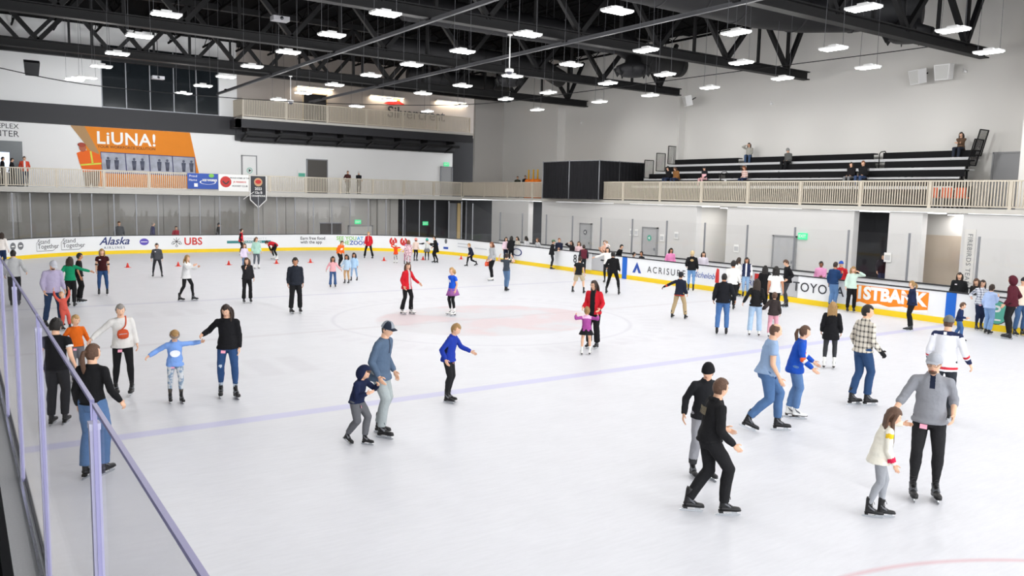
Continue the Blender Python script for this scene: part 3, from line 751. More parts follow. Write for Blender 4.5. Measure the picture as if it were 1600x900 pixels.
# speakers
def speaker(loc, rz, tilt, s, m, label):
    o = thing('wall_speaker', loc, rz, label, 'speaker'); o.rotation_euler = (tilt, 0, rz)
    g = MB(); g.poly([(-.3*s, -.35*s), (.3*s, -.35*s), (.36*s, .35*s), (-.36*s, .35*s)], lambda a, b, d: Vector((a, -d, b)), .45*s); g.build('cabinet', M[m], o)
    g = MB(); g.poly([(-.26*s, -.31*s), (.26*s, -.31*s), (.31*s, .31*s), (-.31*s, .31*s)], lambda a, b, d: Vector((a, -.45*s-d, b)), .012); g.build('grille', mat('grille_'+m, '#d9d9d6' if m == 'white' else '#1a1a1c', .8), o)
    g = MB(); g.bar((0, .02, 0), (0, .35, .1), .06, .06); g.build('bracket', M['black'], o)
speaker((24.0, 14.4, 9.93), -PI/2-.5, .25, .85, 'white', 'pale wall box speaker hung right of the bleacher end, single')
speaker((24.4, .2, 9.9), -PI/2-.35, .2, .95, 'white', 'left one of the pair of pale wall speakers at upper right')
speaker((24.4, -.95, 9.95), -PI/2+.05, .1, 1.0, 'white', 'right one of the pair of pale wall speakers at upper right')
speaker((-9.8, 29, 10.0), 0, .4, 1.0, 'black', 'black speaker hanging at the upper left of the hall')
for (x, y, z) in ((24.8, 9.0, 9.3), (24.25, 25.2, 9.2), (24.8, -1.6, 9.9)):
    o = thing('wall_sensor', (x, y, z), 0, 'small white sensor high on the right wall', 'sensor', 'white wall sensors')
    g = MB(); g.lathe([(.09, 0), (.08, .1), (.03, .13)], n=10); g.build('body', M['white'], o)
    g = MB(); g.bar((0, 0, .1), (.05, .12, .22), .03, .03); g.build('arm', M['white'], o)
# thin cable sagging across the hall
cb = MB(); P_ = []
A_, B_ = Vector((-13.6, 8, 7.3)), Vector((24.5, -8.0, 12.3))
ctrl = [((-40, 98), 20), ((160, 135), 20), ((480, 160), 20), ((735, 163), 20), ((920, 142), 14), ((1180, 108), 6), ((1400, 80), 1), ((1620, 50), -3)]
for (px, py), Y in ctrl:
    d = cfw*F_PX+crt*(px-800)-cup*(py-450); P_.append(CAM+d*((Y-CAM.y)/d.y))
def catmull(P, n=8):
    out = []
    Q = [P[0]*2-P[1]]+P+[P[-1]*2-P[-2]]
    for i in range(1, len(Q)-2):
        for k in range(n):
            t = k/n; a, b, c, d = Q[i-1], Q[i], Q[i+1], Q[i+2]
            out.append(.5*((2*b)+(c-a)*t+(2*a-5*b+4*c-d)*t*t+(3*b-a-3*c+d)*t**3))
    return out+[P[-1]]
cb.tube(catmull(P_), .022, 6); tag(cb.build('hanging_cable', M['black']), 'thin black cable sagging across the whole hall under the roof', 'cable')

# ------------------------------------------------------------------ far wall mural and signs
FY = 37.5
def flat(par, name, pts, y, m, loc=(0,0,0), thick=.01):
    g = MB(); g.poly([(a-loc[0], b-loc[2]) for a, b in pts], lambda a, b, d: Vector((a, y-loc[1]-d, b)), thick); return g.build(name, m, par)
def wtext(par, name, txt, x, y, z, size, m, thick=.01, loc=(0,0,0), **kw):
    vs, fs = text_mesh(txt, size, **kw); g = MB(); g.add([(x+a-loc[0], y-loc[1], z+b-loc[2]) for a, b in vs], fs); return g.build(name, m, par, fix=False)
L0 = (-3.3, FY, 3.8)
mu = thing('wall_mural', L0, 0, 'orange wall mural with a worker, white lettering and four grey photographs', 'mural')
K['mural'] = mat('print_mural', '#e5871c', .7, var=.06, vscale=1.5)
flat(mu, 'mural_field', [(-6.6, 7.66), (.0, 7.66), (.75, 3.85), (-5.9, 3.85)], FY-.005, K['mural'], L0)
flat(mu, 'printed_plank', [(-7.2, 7.66), (-6.4, 7.66), (-5.6, 6.0), (-5.9, 5.85)], FY-.02, mat('print_plank', '#b08c62', .7), L0)
K['photo'] = mat('print_photo', '#a9adba', .7, var=.5, vscale=2.2); K['photo_edge'] = mat('print_photo_edge', '#3c3a78', .6)
for i in range(4):
    x0 = -5.5+1.45*i; x1 = x0+1.4
    flat(mu, 'photo_border', [(x0-.04, 6.1-.02*i), (x1+.04, 6.08-.02*i), (x1+.1, 4.72), (x0+.04, 4.74)], FY-.02, K['photo_edge'], L0)
    ph = flat(mu, 'photo_print', [(x0, 6.05-.02*i), (x1, 6.03-.02*i), (x1+.05, 4.78), (x0+.06, 4.8)], FY-.035, K['photo'], L0)
    for k in range(2):
        fx = x0+.4+.5*k+.1*i; g = MB(); g.ell((fx-L0[0], -.05, 5.7-L0[2]), (.08, .01, .09)); g.tube([(fx-L0[0], -.05, 5.6-L0[2]), (fx-L0[0], -.05, 5.0-L0[2])], [(.14, .01), (.09, .01)], 8, side=(1,0,0)); g.build('printed_figure', mat('print_dark', '#5b5f70', .7), ph)
wtext(mu, 'lettering', 'LiUNA!', -3.95, FY-.03, 6.95, 1.1, K['white'], loc=L0, bold=.022, space=1.06)
wtext(mu, 'lettering', 'YOUR WORKFORCE SOLUTION', -3.95, FY-.03, 6.42, .24, mat('print_brown', '#7c3d16', .6), loc=L0, bold=.004)
# the printed worker (flat, part of the mural)
wk = flat(mu, 'printed_worker', [(-6.9, 5.95), (-6.5, 6.15), (-6.0, 6.1), (-5.6, 5.9), (-5.45, 5.5), (-5.6, 4.9), (-6.55, 4.75), (-6.75, 5.3)], FY-.03, mat('print_vest', '#ee6a1e', .7), L0)
flat(mu, 'printed_legs', [(-6.55, 4.8), (-5.6, 4.85), (-5.7, 3.8), (-6.05, 3.8), (-6.1, 4.3), (-6.2, 3.8), (-6.5, 3.8)], FY-.028, mat('print_trousers', '#8b7a68', .7), L0)
g = MB(); g.ell((-6.55-L0[0], -.05, 6.3-L0[2]), (.2, .01, .26)); g.build('printed_head', mat('print_face', '#b9674c', .7), mu)
g = MB(); g.ell((-6.6-L0[0], -.06, 6.48-L0[2]), (.23, .01, .14)); g.build('printed_helmet', mat('print_helmet', '#a5402a', .6), mu)
for q in ([(-6.7, 5.2), (-5.5, 5.35)], [(-6.1, 6.1), (-6.0, 5.3)]):
    g = MB(); vs, fs = line2(q, .1); g.add([(a-L0[0], -.05, b-L0[2]) for a, b in vs], fs); g.build('printed_stripe', mat('print_lime', '#d6dc4a', .6), mu, fix=False)
# venue name at the left edge
sg = thing('wall_lettering', (-12.3, FY, 7.3), 0, 'dark wall lettering above the doorway at the far left', 'lettering')
wtext(sg, 'lettering', 'ICEPLEX', -10.75, FY-.02, 7.38, .42, K['ink'], loc=(-12.3, FY, 7.3)); wtext(sg, 'lettering', 'CENTER', -10.95, FY-.02, 6.92, .52, K['ink'], loc=(-12.3, FY, 7.3))
w = MB(); w.box((-13.5, 37.42, MZ), (-9.85, 37.52, 6.5)); o = struct(w.build('window_3', mat('opening_grey', '#4e5458', .3))); o['label'] = 'dark glazed opening at the far left of the upper walkway'
w = MB(); w.box((-11.1, 37.36, 4.6), (-10.55, 37.42, 5.8)); w.build('bright_pane', mat('daylight', '#dbe8ff', .4, emit=1.2), o)
# balcony wall sign
sg = thing('wall_sign', (16.6, 39.15, 10.6), 0, 'dark wall sign with an orange bird mark behind the balcony rail', 'sign')
wtext(sg, 'lettering', 'Silvercrest', 18.2, 39.14, 10.35, 1.25, K['ink'], loc=(16.6, 39.15, 10.6), bold=.02)
flat(sg, 'bird_mark', [(15.2, 11.0), (15.9, 11.35), (16.6, 11.3), (17.2, 11.0), (16.5, 11.05), (15.9, 10.95)], 39.13, K['red'], (16.6, 39.15, 10.6))
flat(sg, 'bird_mark', [(15.9, 11.35), (16.2, 11.6), (16.5, 11.45), (16.8, 11.55), (16.6, 11.3)], 39.12, K['orange'], (16.6, 39.15, 10.6))
# banners on the far rail
def banner(x0, x1, z0, z1, m, label, y=33.47):
    o = thing('rail_banner', ((x0+x1)/2, y, z0), 0, label, 'banner')
    g = MB(); g.box((-(x1-x0)/2, -.012, 0), ((x1-x0)/2, .0, z1-z0)); g.build('banner_cloth', m, o)
    for x in (-(x1-x0)/2+.05, (x1-x0)/2-.05):
        g = MB(); g.bar((x, 0, z1-z0-.05), (x, .06, z1-z0-.03), .03, .03); g.build('tie', M['white'], o)
    return o, ((x0+x1)/2, y, z0)
bn, bl = banner(-1.13, .77, 3.86, 4.85, K['cobalt'], 'blue banner with white lettering on the far rail')
wtext(bn, 'lettering', 'Proud', -.78, 33.45, 4.67, .2, K['white'], loc=bl); wtext(bn, 'lettering', 'Home', -.8, 33.45, 4.42, .2, K['white'], loc=bl)
wtext(bn, 'lettering', 'ICE WORKS', .24, 33.45, 4.42, .17, K['white'], loc=bl, bold=.01)
g = MB(); vs, fs = disc(.3, sx=1.7, r2=.26); g.add([(.12-bl[0]+a, -.02, 4.3-bl[2]+b*.5) for a, b in vs], fs); g.build('oval_mark', K['white'], bn, fix=False)
g = MB(); vs, fs = rect(.22, .22); g.add([(-.62-bl[0]+a, -.02, 4.1-bl[2]+b) for a, b in vs], fs); g.build('square_mark', K['white'], bn, fix=False)
g = MB(); vs, fs = disc(.12, sx=1.4); g.add([(.35-bl[0]+a, -.02, 4.72-bl[2]+b) for a, b in vs], fs); g.build('yellow_mark', K['green'], bn, fix=False)
bn, bl = banner(.8, 2.75, 3.75, 4.85, K['white'], 'white banner with a round red mark on the far rail')
g = MB(); vs, fs = disc(.36); g.add([(1.25-bl[0]+a, -.02, 4.36-bl[2]+b) for a, b in vs], fs); vs, fs = disc(.2); g.build('round_mark', K['red'], bn, fix=False)
g = MB(); vs, fs = line2([(-.2, .05), (-.05, -.12), (.05, -.12), (.2, .05)], .08); g.add([(1.25-bl[0]+a, -.03, 4.36-bl[2]+b) for a, b in vs], fs); g.build('round_mark', K['ink'], bn, fix=False)
for z, t_, c_ in ((4.62, 'PROUD HOME OF THE', 'ink'), (4.36, 'JR FIREBIRDS', 'red'), (4.1, 'HOCKEY CLUB', 'ink')):
    wtext(bn, 'lettering', t_, 2.15, 33.45, z, .125 if c_ == 'ink' and z > 4.5 else .15, K[c_], loc=bl, bold=.003)
bl = (3.36, 33.46, 2.7); bn = thing('pennant_banner', bl, 0, 'black pointed championship banner hanging from the far rail', 'banner')
flat(bn, 'border', [(2.8, 4.82), (3.92, 4.82), (3.92, 3.2), (3.36, 2.68), (2.8, 3.2)], 33.46, K['white'], bl)
flat(bn, 'cloth', [(2.86, 4.8), (3.86, 4.8), (3.86, 3.24), (3.36, 2.76), (2.86, 3.24)], 33.445, K['ink'], bl)
g = MB(); vs, fs = disc(.28); g.add([(a, -.035, 4.4-bl[2]+b) for a, b in vs], fs); g.build('crest', mat('print_tan', '#c9a17a', .6), bn, fix=False)
g = MB(); vs, fs = disc(.14, sx=1.4); g.add([(a, -.045, 4.42-bl[2]+b) for a, b in vs], fs); g.build('crest', K['red'], bn, fix=False)
for z, t_, s_ in ((3.95, '2023', .24), (3.7, '12u B', .22), (3.48, 'CHAMPIONS', .16)): wtext(bn, 'lettering', t_, 3.36, 33.415, z, s_, K['white'], loc=bl, bold=.005)
g = MB(); g.bar((-1.0, -.05, .55), (-.3, -.05, 1.05), .03, .03); g.build('cord', K['white'], bn)
# signs
def exit_sign(loc, rz, label, s=1, ox=0):
    o = thing('exit_sign', loc, rz, label, 'exit sign')
    g = MB(); g.box((-.24*s, -.03, -.15*s), (.24*s, .03, .15*s)); g.build('housing', M['exit'], o)
    vs, fs = text_mesh('EXIT', .2*s, bold=.004); g = MB(); g.add([(a, -.034, b) for a, b in vs], fs); g.build('lettering', K['white'], o, fix=False)
exit_sign((19.36, 2.52, 2.28), -PI/2, 'green exit sign on the white wall behind the benches')
exit_sign((11.0, 34.54, 1.72), 0, 'green exit sign above the pale double door under the far walkway')
exit_sign((17.5, 36.16, 1.55), 0, 'green exit sign before the dark far corner')
exit_sign((20.1, 37.46, 6.35), 0, 'green exit sign above the grey corner door on the far walkway')
for i, (y, z) in enumerate(((14.2, 1.9), (13.8, 1.9), (11.7, 1.7), (6.4, 1.45), (-1.75, 1.6), (10.6, 1.9))):
    o = thing('wall_notice', (19.35, y, z), 0, 'white paper notice on the lower right wall', 'notice', 'paper notices on the lower right wall')
    g = MB(); g.box((0, -.16, -.2), (.02, .16, .2)); g.build('sheet', M['paper'], o); g = MB(); g.box((-.01, -.12, -.12), (.0, .12, .1)); g.build('print', mat('notice_grey', '#c8c9cb', .6), o)
for (x, y, z, nx, l) in ((19.3, 12.65, 1.65, 1, 'round green and white door sign on the right'), (19.3, 18.4, 1.7, 1, 'round grey door sign further back on the right')):
    o = thing('door_sign', (x, y, z), 0, l, 'sign')
    g = MB(); vs, fs = disc(.17); g.add([(0, a, b) for a, b in vs], fs); g.build('disc', K['mint'] if 'green' in l else K['grey'], o, fix=False)
    g = MB(); vs, fs = disc(.1, n=3); g.add([(-.006, a, b) for a, b in vs], fs); g.build('triangle', K['white'], o, fix=False)
o = thing('door_sign', (3.98, 37.38, 5.25), 0, 'round green door sign on the white far walkway door', 'sign')
g = MB(); vs, fs = disc(.2, r2=.16); g.add([(a, 0, b) for a, b in vs], fs); g.build('disc', K['mint'], o, fix=False)
g = MB(); vs, fs = disc(.13, n=3); g.add([(a, -.006, b) for a, b in vs], fs); g.build('triangle', K['ink'], o, fix=False)
o = thing('wall_sign', (7.8, 37.4, 4.9), 0, 'small teal and white sign beside the dark far doorway', 'sign')
g = MB(); g.box((-.3, -.02, -.4), (.3, 0, .5)); g.build('plate', M['paper'], o); g = MB(); g.box((-.25, -.03, -.05), (.25, -.02, .3)); g.build('print', K['mint'], o)
o = thing('vertical_sign', (19.36, -5.0, 1.75), 0, 'tall white sign with vertical grey lettering on the lower wall', 'sign')
g = MB(); g.box((0, -.3, -.9), (.02, .12, 1.2)); g.build('plate', M['wall'], o)
vs, fs = text_mesh('FIREBIRDS TEAM', .26, space=1.1); g = MB(); g.add([(-.01, -.1-b, -a-.0) for a, b in vs], fs); g.build('lettering', K['grey'], o, fix=False)

# ------------------------------------------------------------------ bleachers
BL = thing('bleachers', (21, 0, MZ), 0, 'long black four row bleachers on the right upper walkway', 'bleachers')
M['seat'] = mat('bleacher_black', '#131315', .8, spec=.2); M['tread'] = mat('bleacher_tread', '#c9cacc', .5)
rows = [(21.8, 5.0), (22.6, 5.42), (23.4, 5.88), (24.2, 6.35)]
gaps = [(9.4, 10.6), (.4, 1.6)]
for r, (x, z) in enumerate(rows):
    e0, e1 = -3.35+.2*r, 16.3-.2*r
    for a, b in ((e0, 1.0+.6*(r % 2)), (1.0+.6*(r % 2)+.5, 9.2+.8*(r % 2)), (9.2+.8*(r % 2)+.5, min(e1, 15.5 if r > 1 else 16.2))):
        g = MB(); g.box((x-21-.2, a, z-MZ-.06), (x-21+.2, b, z-MZ)); g.box((x-21-.2, a, z-MZ-.3), (x-21-.16, b, z-MZ-.06)); g.build('seat_row', M['seat'], BL)
    g = MB(); g.box((x-21-.6, e0, z-MZ-.46), (x-21+.25, e1, z-MZ-.42)); g.box((x-21-.62, e0, z-MZ-.46), (x-21-.58, e1, z-MZ-.33)); g.build('footboard', M['tread'], BL)
    for k in range(8):
        yk = e0+.4+(e1-e0-.8)*k/7; g = MB(); g.box((x-21-.05, yk-.03, 0), (x-21+.05, yk+.03, z-MZ-.3)); g.build('support', M['black'], BL)
    # barred end rail
    for ye, sgn in ((e1+.05, 1), (e0-.05, -1)):
        if sgn < 0 and r < 2: continue
        g = MB(); x0, x1 = x-21-.55, x-21+.2; zb, zt = z-MZ-.25, z-MZ+.85
        sk = .25 if sgn < 0 else 0
        def EP(u, w): return (x0+(x1-x0)*u, ye-sk*w, zb+(zt-zb)*w)
        for u in (0, 1): g.bar(EP(u, 0), EP(u, 1), .04, .04)
        g.bar(EP(0, 1), EP(1, 1), .04, .04); g.bar(EP(0, 0), EP(1, 0), .04, .04)
        for k in range(1, 7): g.bar(EP(k/7, 0), EP(k/7, 1), .02, .02)
        g.build('end_rail', M['seat'], BL)
for (y, x, z) in ((1.3, 22.4, 5.2), (9.9, 21.9, 5.0), (1.3, 23.2, 5.9)):
    g = MB(); g.tube([(x-21, y, z-MZ-.4), (x-21, y, z-MZ+.35), (x-21+.12, y, z-MZ+.45), (x-21+.45, y, z-MZ+.5), (x-21+.6, y, z-MZ+.35)], .022, 6); g.build('aisle_rail', M['seat'], BL)
g = MB(); g.box((.6, -2.6, 0), (3.3, 15.6, 1.0)); g.build('under_frame', mat('under_black', '#141416', .9), BL)
# stacked tables and orange chairs under the right end of the bleachers
for i in range(3):
    o = thing('stacking_chair', (20.9, -3.9+.55*i, MZ), PI, 'orange plastic chair stored beside the end of the bleachers', 'chair', 'orange chairs beside the bleachers')
    g = MB(); g.box((-.22, -.22, .42), (.22, .22, .46)); g.build('seat', mat('chair_orange', '#d9572b', .5), o)
    g = MB(); g.box((.2, -.22, .46), (.24, .22, .85)); g.build('backrest', mat('chair_orange', '#d9572b', .5), o)
    for a, b in ((-.2,-.2), (.2,-.2), (.2,.2), (-.2,.2)):
        g = MB(); g.bar((a, b, 0), (a, b, .42), .03, .03); g.build('leg', M['alu'], o)
# pipe and drape booth
dp = [(18.9, 22.2), (19.5, 16.8+2.2), (20.0, 16.9), (21.2, 16.7), (22.6, 16.9)]
dp = [(at(849, 253, 6.15).x, at(849, 253, 6.15).y), (at(890, 251, 6.15).x, at(890, 251, 6.15).y), (at(937, 250, 6.15).x, at(937, 250, 6.15).y), (at(968, 252, 6.15).x, at(968, 252, 6.15).y), (at(1007, 254.5, 6.15).x, at(1007, 254.5, 6.15).y)]
M['drape'] = mat('drape_black', '#17171b', .95)
dr = thing('drape_booth', (dp[2][0], dp[2][1], MZ), 0, 'black curtain booth on poles on the right upper walkway', 'curtain')
for (ax, ay), (bx, by) in zip(dp, dp[1:]):
    L = math.hypot(bx-ax, by-ay); n = int(L/.06); vs = []; nx, ny = -(by-ay)/L, (bx-ax)/L
    for i in range(n+1):
        t = i/n; w_ = .035*math.sin(i*1.3)
        for z in (.02, 2.36): vs.append((ax+(bx-ax)*t+nx*w_-dp[2][0], ay+(by-ay)*t+ny*w_-dp[2][1], z))
    g = MB(); g.add(vs, [(2*i, 2*i+2, 2*i+3, 2*i+1) for i in range(n)], 0, True); g.build('curtain', M['drape'], dr, fix=False)
    g = MB(); g.bar((ax-dp[2][0], ay-dp[2][1], 2.38), (bx-dp[2][0], by-dp[2][1], 2.38), .035, .035); g.build('top_pole', M['alu'], dr)
for (ax, ay) in dp:
    g = MB(); g.tube([(ax-dp[2][0], ay-dp[2][1], 0), (ax-dp[2][0], ay-dp[2][1], 2.42)], .035, 8); g.build('upright_pole', M['alu'], dr)
# orange crowd barrier cones bundle behind the right rail
p = Vector((20.6, 25.9, MZ))
for i, (dx, dy) in enumerate(((0, 0), (.05, .65), (-.1, -.65))):
    o = thing('delineator_post', tuple(p+Vector((dx, dy, 0))), 0, 'orange delineator post with yellow top behind the right rail', 'traffic post', 'orange posts behind the right rail')
    g = MB(); g.lathe([(.3, 0), (.3, .06), (.27, .08), (.27, 1.25), (.2, 1.35)], n=12); g.build('body', mat('cone_orange', '#f57f1a', .5), o)
    g = MB(); g.lathe([(.06, 1.35), (.05, 1.95), (.07, 1.97), (.05, 2.02)], n=8); g.build('handle', mat('post_yellow', '#e9b62c', .5), o)
# small training cones on the ice
def cone(px, py):
    p = at(px, py); o = thing('training_cone', (p.x, p.y, 0), rnd.random(), 'small red training cone standing on the ice', 'cone', 'small red cones across the far ice')
    g = MB(); g.box((-.12, -.12, 0), (.12, .12, .015)); g.build('base', mat('cone_red', '#e2483a', .5), o)
    g = MB(); g.lathe([(.08, .015), (.025, .2), (.018, .225)], n=14); g.build('body', mat('cone_red', '#e2483a', .5), o)
for q in ((199.5, 418), (278.5, 416), (357.5, 414), (432, 412), (485, 410.5), (600, 407.5), (661, 406), (720.5, 405)): cone(*q)
# far left table behind glass, tanks
# grab bars / cart behind far glass omitted where nothing is visible
# ================================================================== PEOPLE
SKIN = {'l': mat('skin_light', '#e0b294', .55), 'm': mat('skin_medium', '#b98362', .55), 'd': mat('skin_dark', '#8a5a42', .55)}
LIP = mat('lip', '#b3645c', .5); EYE = mat('eye_dark', '#2a211d', .25); EYEW = mat('eye_white', '#e8e4df', .3); BROW = mat('brow', '#4a3528', .8)
HAIR = {k: mat('hair_'+k, v, .55, var=.35, vscale=35, bump=.6, bscale=90) for k, v in dict(black='#1d1917', dark='#33261f', brown='#5a4030', red='#7a4a30', blond='#b8935f', grey='#8f8a84', pale='#cdb58a', sandy='#9c7a4c').items()}
def cloth(c, kind='c'):
    nm = 'cloth_'+c.lstrip('#')
    return mat(nm, c, .88, var=.07, vscale=9, bump=.35, bscale=28, spec=.2)
def denim(c):
    return mat('denim_'+c.lstrip('#'), c, .85, var=.16, vscale=14, bump=.3, bscale=70, spec=.2)
def plaid_material(name, base, line, scale):
    m = bpy.data.materials.new(name); m.use_nodes = True; nt = m.node_tree; N = nt.nodes; L = nt.links; b = N['Principled BSDF']
    b.inputs['Roughness'].default_value = .9
    tc = N.new('ShaderNodeTexCoord'); sp = N.new('ShaderNodeSeparateXYZ'); L.new(tc.outputs['Object'], sp.inputs[0])
    def sinw(o):
        a = N.new('ShaderNodeMath'); a.operation = 'MULTIPLY'; L.new(o, a.inputs[0]); a.inputs[1].default_value = scale
        s = N.new('ShaderNodeMath'); s.operation = 'SINE'; L.new(a.outputs[0], s.inputs[0])
        r = N.new('ShaderNodeMapRange'); r.inputs['From Min'].default_value = .25; r.inputs['From Max'].default_value = .75; r.inputs['To Max'].default_value = .5; L.new(s.outputs[0], r.inputs['Value']); return r.outputs[0]
    ad = N.new('ShaderNodeMath'); ad.operation = 'ADD'
    sx = N.new('ShaderNodeMath'); sx.operation = 'ADD'; L.new(sp.outputs[0], sx.inputs[0]); L.new(sp.outputs[1], sx.inputs[1])
    L.new(sinw(sp.outputs[2]), ad.inputs[0]); L.new(sinw(sx.outputs[0]), ad.inputs[1])
    mx = N.new('ShaderNodeMix'); mx.data_type = 'RGBA'; L.new(ad.outputs[0], mx.inputs[0]); mx.inputs[6].default_value = lin(base)+(1,); mx.inputs[7].default_value = lin(line)+(1,)
    L.new(mx.outputs[2], b.inputs['Base Color']); _mats[name] = m; return m
plaid_material('plaid_cream', '#d9d2c4', '#3a3530', 62); plaid_material('plaid_grey', '#d6dae2', '#4d566c', 85); plaid_material('plaid_red', '#e2d6cc', '#a8342c', 60)
def blotch_material(name, c1, c2, scale):
    m = mat(name, c1, .85); nt = m.node_tree; N = nt.nodes; b = N['Principled BSDF']
    tc = N.new('ShaderNodeTexCoord'); n = N.new('ShaderNodeTexNoise'); n.inputs['Scale'].default_value = scale; nt.links.new(tc.outputs['Object'], n.inputs['Vector'])
    r = N.new('ShaderNodeMapRange'); r.inputs['From Min'].default_value = .45; r.inputs['From Max'].default_value = .55; nt.links.new(n.outputs['Fac'], r.inputs['Value'])
    mx = N.new('ShaderNodeMix'); mx.data_type = 'RGBA'; nt.links.new(r.outputs[0], mx.inputs[0]); mx.inputs[6].default_value = lin(c1)+(1,); mx.inputs[7].default_value = lin(c2)+(1,)
    nt.links.new(mx.outputs[2], b.inputs['Base Color']); return m
blotch_material('tie_dye', '#c9cdd0', '#7e93ab', 14); blotch_material('pink_print', '#e8c9cf', '#a8848e', 16); blotch_material('stripe_sock', '#d8d4d2', '#55505a', 30)
def M_(c):
    if c in _mats: return _mats[c]
    if c.startswith('j#'): return denim(c[1:])
    return cloth(c)

def head_geo(mb, c, R, h, skin=0, lip=1, eye=2, eyew=3, brow=4, res=1):
    """head of height h centred at c; R turns it (local +Y is the face)"""
    nu, nv = (26, 20) if res else (16, 12)
    vs = []
    def shape(t, ph):
        x = math.sin(ph)*math.sin(t); y = math.sin(ph)*math.cos(t); z = math.cos(ph)   # t=0 is the face
        X, Y, Z = x*.325, y*.40, z*.5
        if z < 0:
            k = (-z)**1.2; X *= 1-.30*k
            if y < 0: Y *= 1-.5*k
            else: Y *= 1-.10*k
        if z > 0 and y > 0: Y *= 1-.06*z
        if y > .2:
            fy = min(1, (y-.2)/.4)
            nz = math.exp(-(x/.13)**2)
            if -.45 < z < .12: Y += .075*nz*fy*max(0, min(1, (.12-z)/.42))*(1 if z > -.36 else max(0, (z+.45)/.09))
            for sx in (-.36, .36): Y -= .035*math.exp(-((x-sx)/.17)**2-((z-.04)/.12)**2)
            Y += .018*math.exp(-((z-.22)/.08)**2)*fy
            Y += .02*math.exp(-(x/.22)**2-((z+.56)/.07)**2)
            Y += .035*math.exp(-(x/.25)**2-((z+.86)/.12)**2)
            Y -= .012*math.exp(-(x/.25)**2-((z+.70)/.05)**2)
        return Vector((X, Y, Z))*h
    rows = []
    vs = [Vector((0,0,.5*h))]
    for i in range(1, nv):
        for j in range(nu): vs.append(shape(2*PI*j/nu, PI*i/nv))
    vs.append(shape(0, PI-.001)*1)
    fs = []; mi = []
    def zone(i, j):
        t = 2*PI*(j+.5)/nu; ph = PI*(i+.5)/nv
        x = math.sin(ph)*math.sin(t); y = math.sin(ph)*math.cos(t); z = math.cos(ph)
        if y > .3 and abs(x) < .21 and -.62 < z < -.48: return lip
        return skin
    b = len(mb.v); W = lambda p: Vector(c)+R @ p
    mb.v += [tuple(W(p)) for p in vs]; B = b+len(vs)-1
    for j in range(nu):
        mb.f.append([b, b+1+j, b+1+(j+1) % nu]); mb.m.append(skin); mb.sm.append(True)
        q = b+1+(nv-2)*nu; mb.f.append([B, q+(j+1) % nu, q+j]); mb.m.append(skin); mb.sm.append(True)
    for i in range(nv-2):
        for j in range(nu):
            mb.f.append([b+1+i*nu+j, b+1+(i+1)*nu+j, b+1+(i+1)*nu+(j+1) % nu, b+1+i*nu+(j+1) % nu]); mb.m.append(zone(i+1, j)); mb.sm.append(True)
    for sx in (-1, 1):
        mb.ell(W(Vector((sx*.325*h, -.01*h, -.02*h))), (.025*h, .055*h, .095*h), R, 8, 6, skin)
        mb.ell(W(Vector((sx*.125*h, .335*h, .02*h))), (.05*h, .03*h, .026*h), R, 8, 5, eyew)
        mb.ell(W(Vector((sx*.125*h, .352*h, .02*h))), (.024*h, .02*h, .024*h), R, 8, 5, eye)
        mb.ell(W(Vector((sx*.13*h, .365*h, .095*h))), (.062*h, .018*h, .012*h), R, 8, 4, brow)

def hand_geo(mb, wrist, d, palm_n, L, skin=0, curl=.45, side=1):
    """hand of length L from the wrist along d; palm_n is the way the palm faces; side +1 right, -1 left"""
    d = d.normalized(); n = (palm_n-d*palm_n.dot(d))
    n = n.normalized() if n.length > 1e-4 else d.orthogonal().normalized()
    w = d.cross(n)*side            # towards the thumb
    PL, PW, PT = L*.5, L*.42, L*.15
    R = Matrix((w, d, n)).transposed()
    mb.ell(wrist+d*PL*.52, (PW*.52, PL*.62, PT*.62), R, 10, 7, skin)
    mb.tube([wrist-d*L*.12, wrist+d*L*.1], [(L*.15, L*.12), (L*.17, L*.11)], 8, skin, side=w)
    for i, (off, ln) in enumerate(((.33, .46), (.12, .52), (-.09, .48), (-.29, .38))):
        p = wrist+d*PL*(.95-.05*abs(i-1))+w*off*PW; r = L*.052
        dd = (d+w*off*.18).normalized(); pts = [p-dd*L*.06, p]; rr = [r*1.05, r*1.08]; a = curl*(.7+.12*i)
        for seg, fr in enumerate((.42, .33, .25)):
            c_, s_ = math.cos(a), math.sin(a); dd = (dd*c_+n*s_).normalized()
            p = p+dd*L*ln*fr; pts.append(p); rr.append(r*(1-.1*seg))
        pts.append(p+dd*r*.5); rr.append(r*.5)
        mb.tube(pts, rr, 6, skin)
    p = wrist+d*PL*.25+w*PW*.42; t1 = (d*.62+w*.72+n*.3).normalized(); t2 = (d*.9+w*.3+n*.35).normalized()
    mb.tube([p-t1*L*.06, p+t1*L*.2, p+t1*L*.2+t2*L*.17, p+t1*L*.2+t2*L*.21], [L*.08, L*.062, L*.052, L*.03], 6, skin)

def ik(a, b, l1, l2, hint):
    d = b-a; D = d.length
    if D > (l1+l2)*.998: b = a+d*((l1+l2)*.998/D); d = b-a; D = d.length
    if D < abs(l1-l2)*1.02+1e-4: D = abs(l1-l2)*1.02+1e-4
    u = d.normalized(); x = (l1*l1-l2*l2+D*D)/(2*D); y = math.sqrt(max(0, l1*l1-x*x))
    h = hint-u*hint.dot(u); h = h.normalized() if h.length > 1e-5 else u.orthogonal()
    return a+u*x+h*y, b

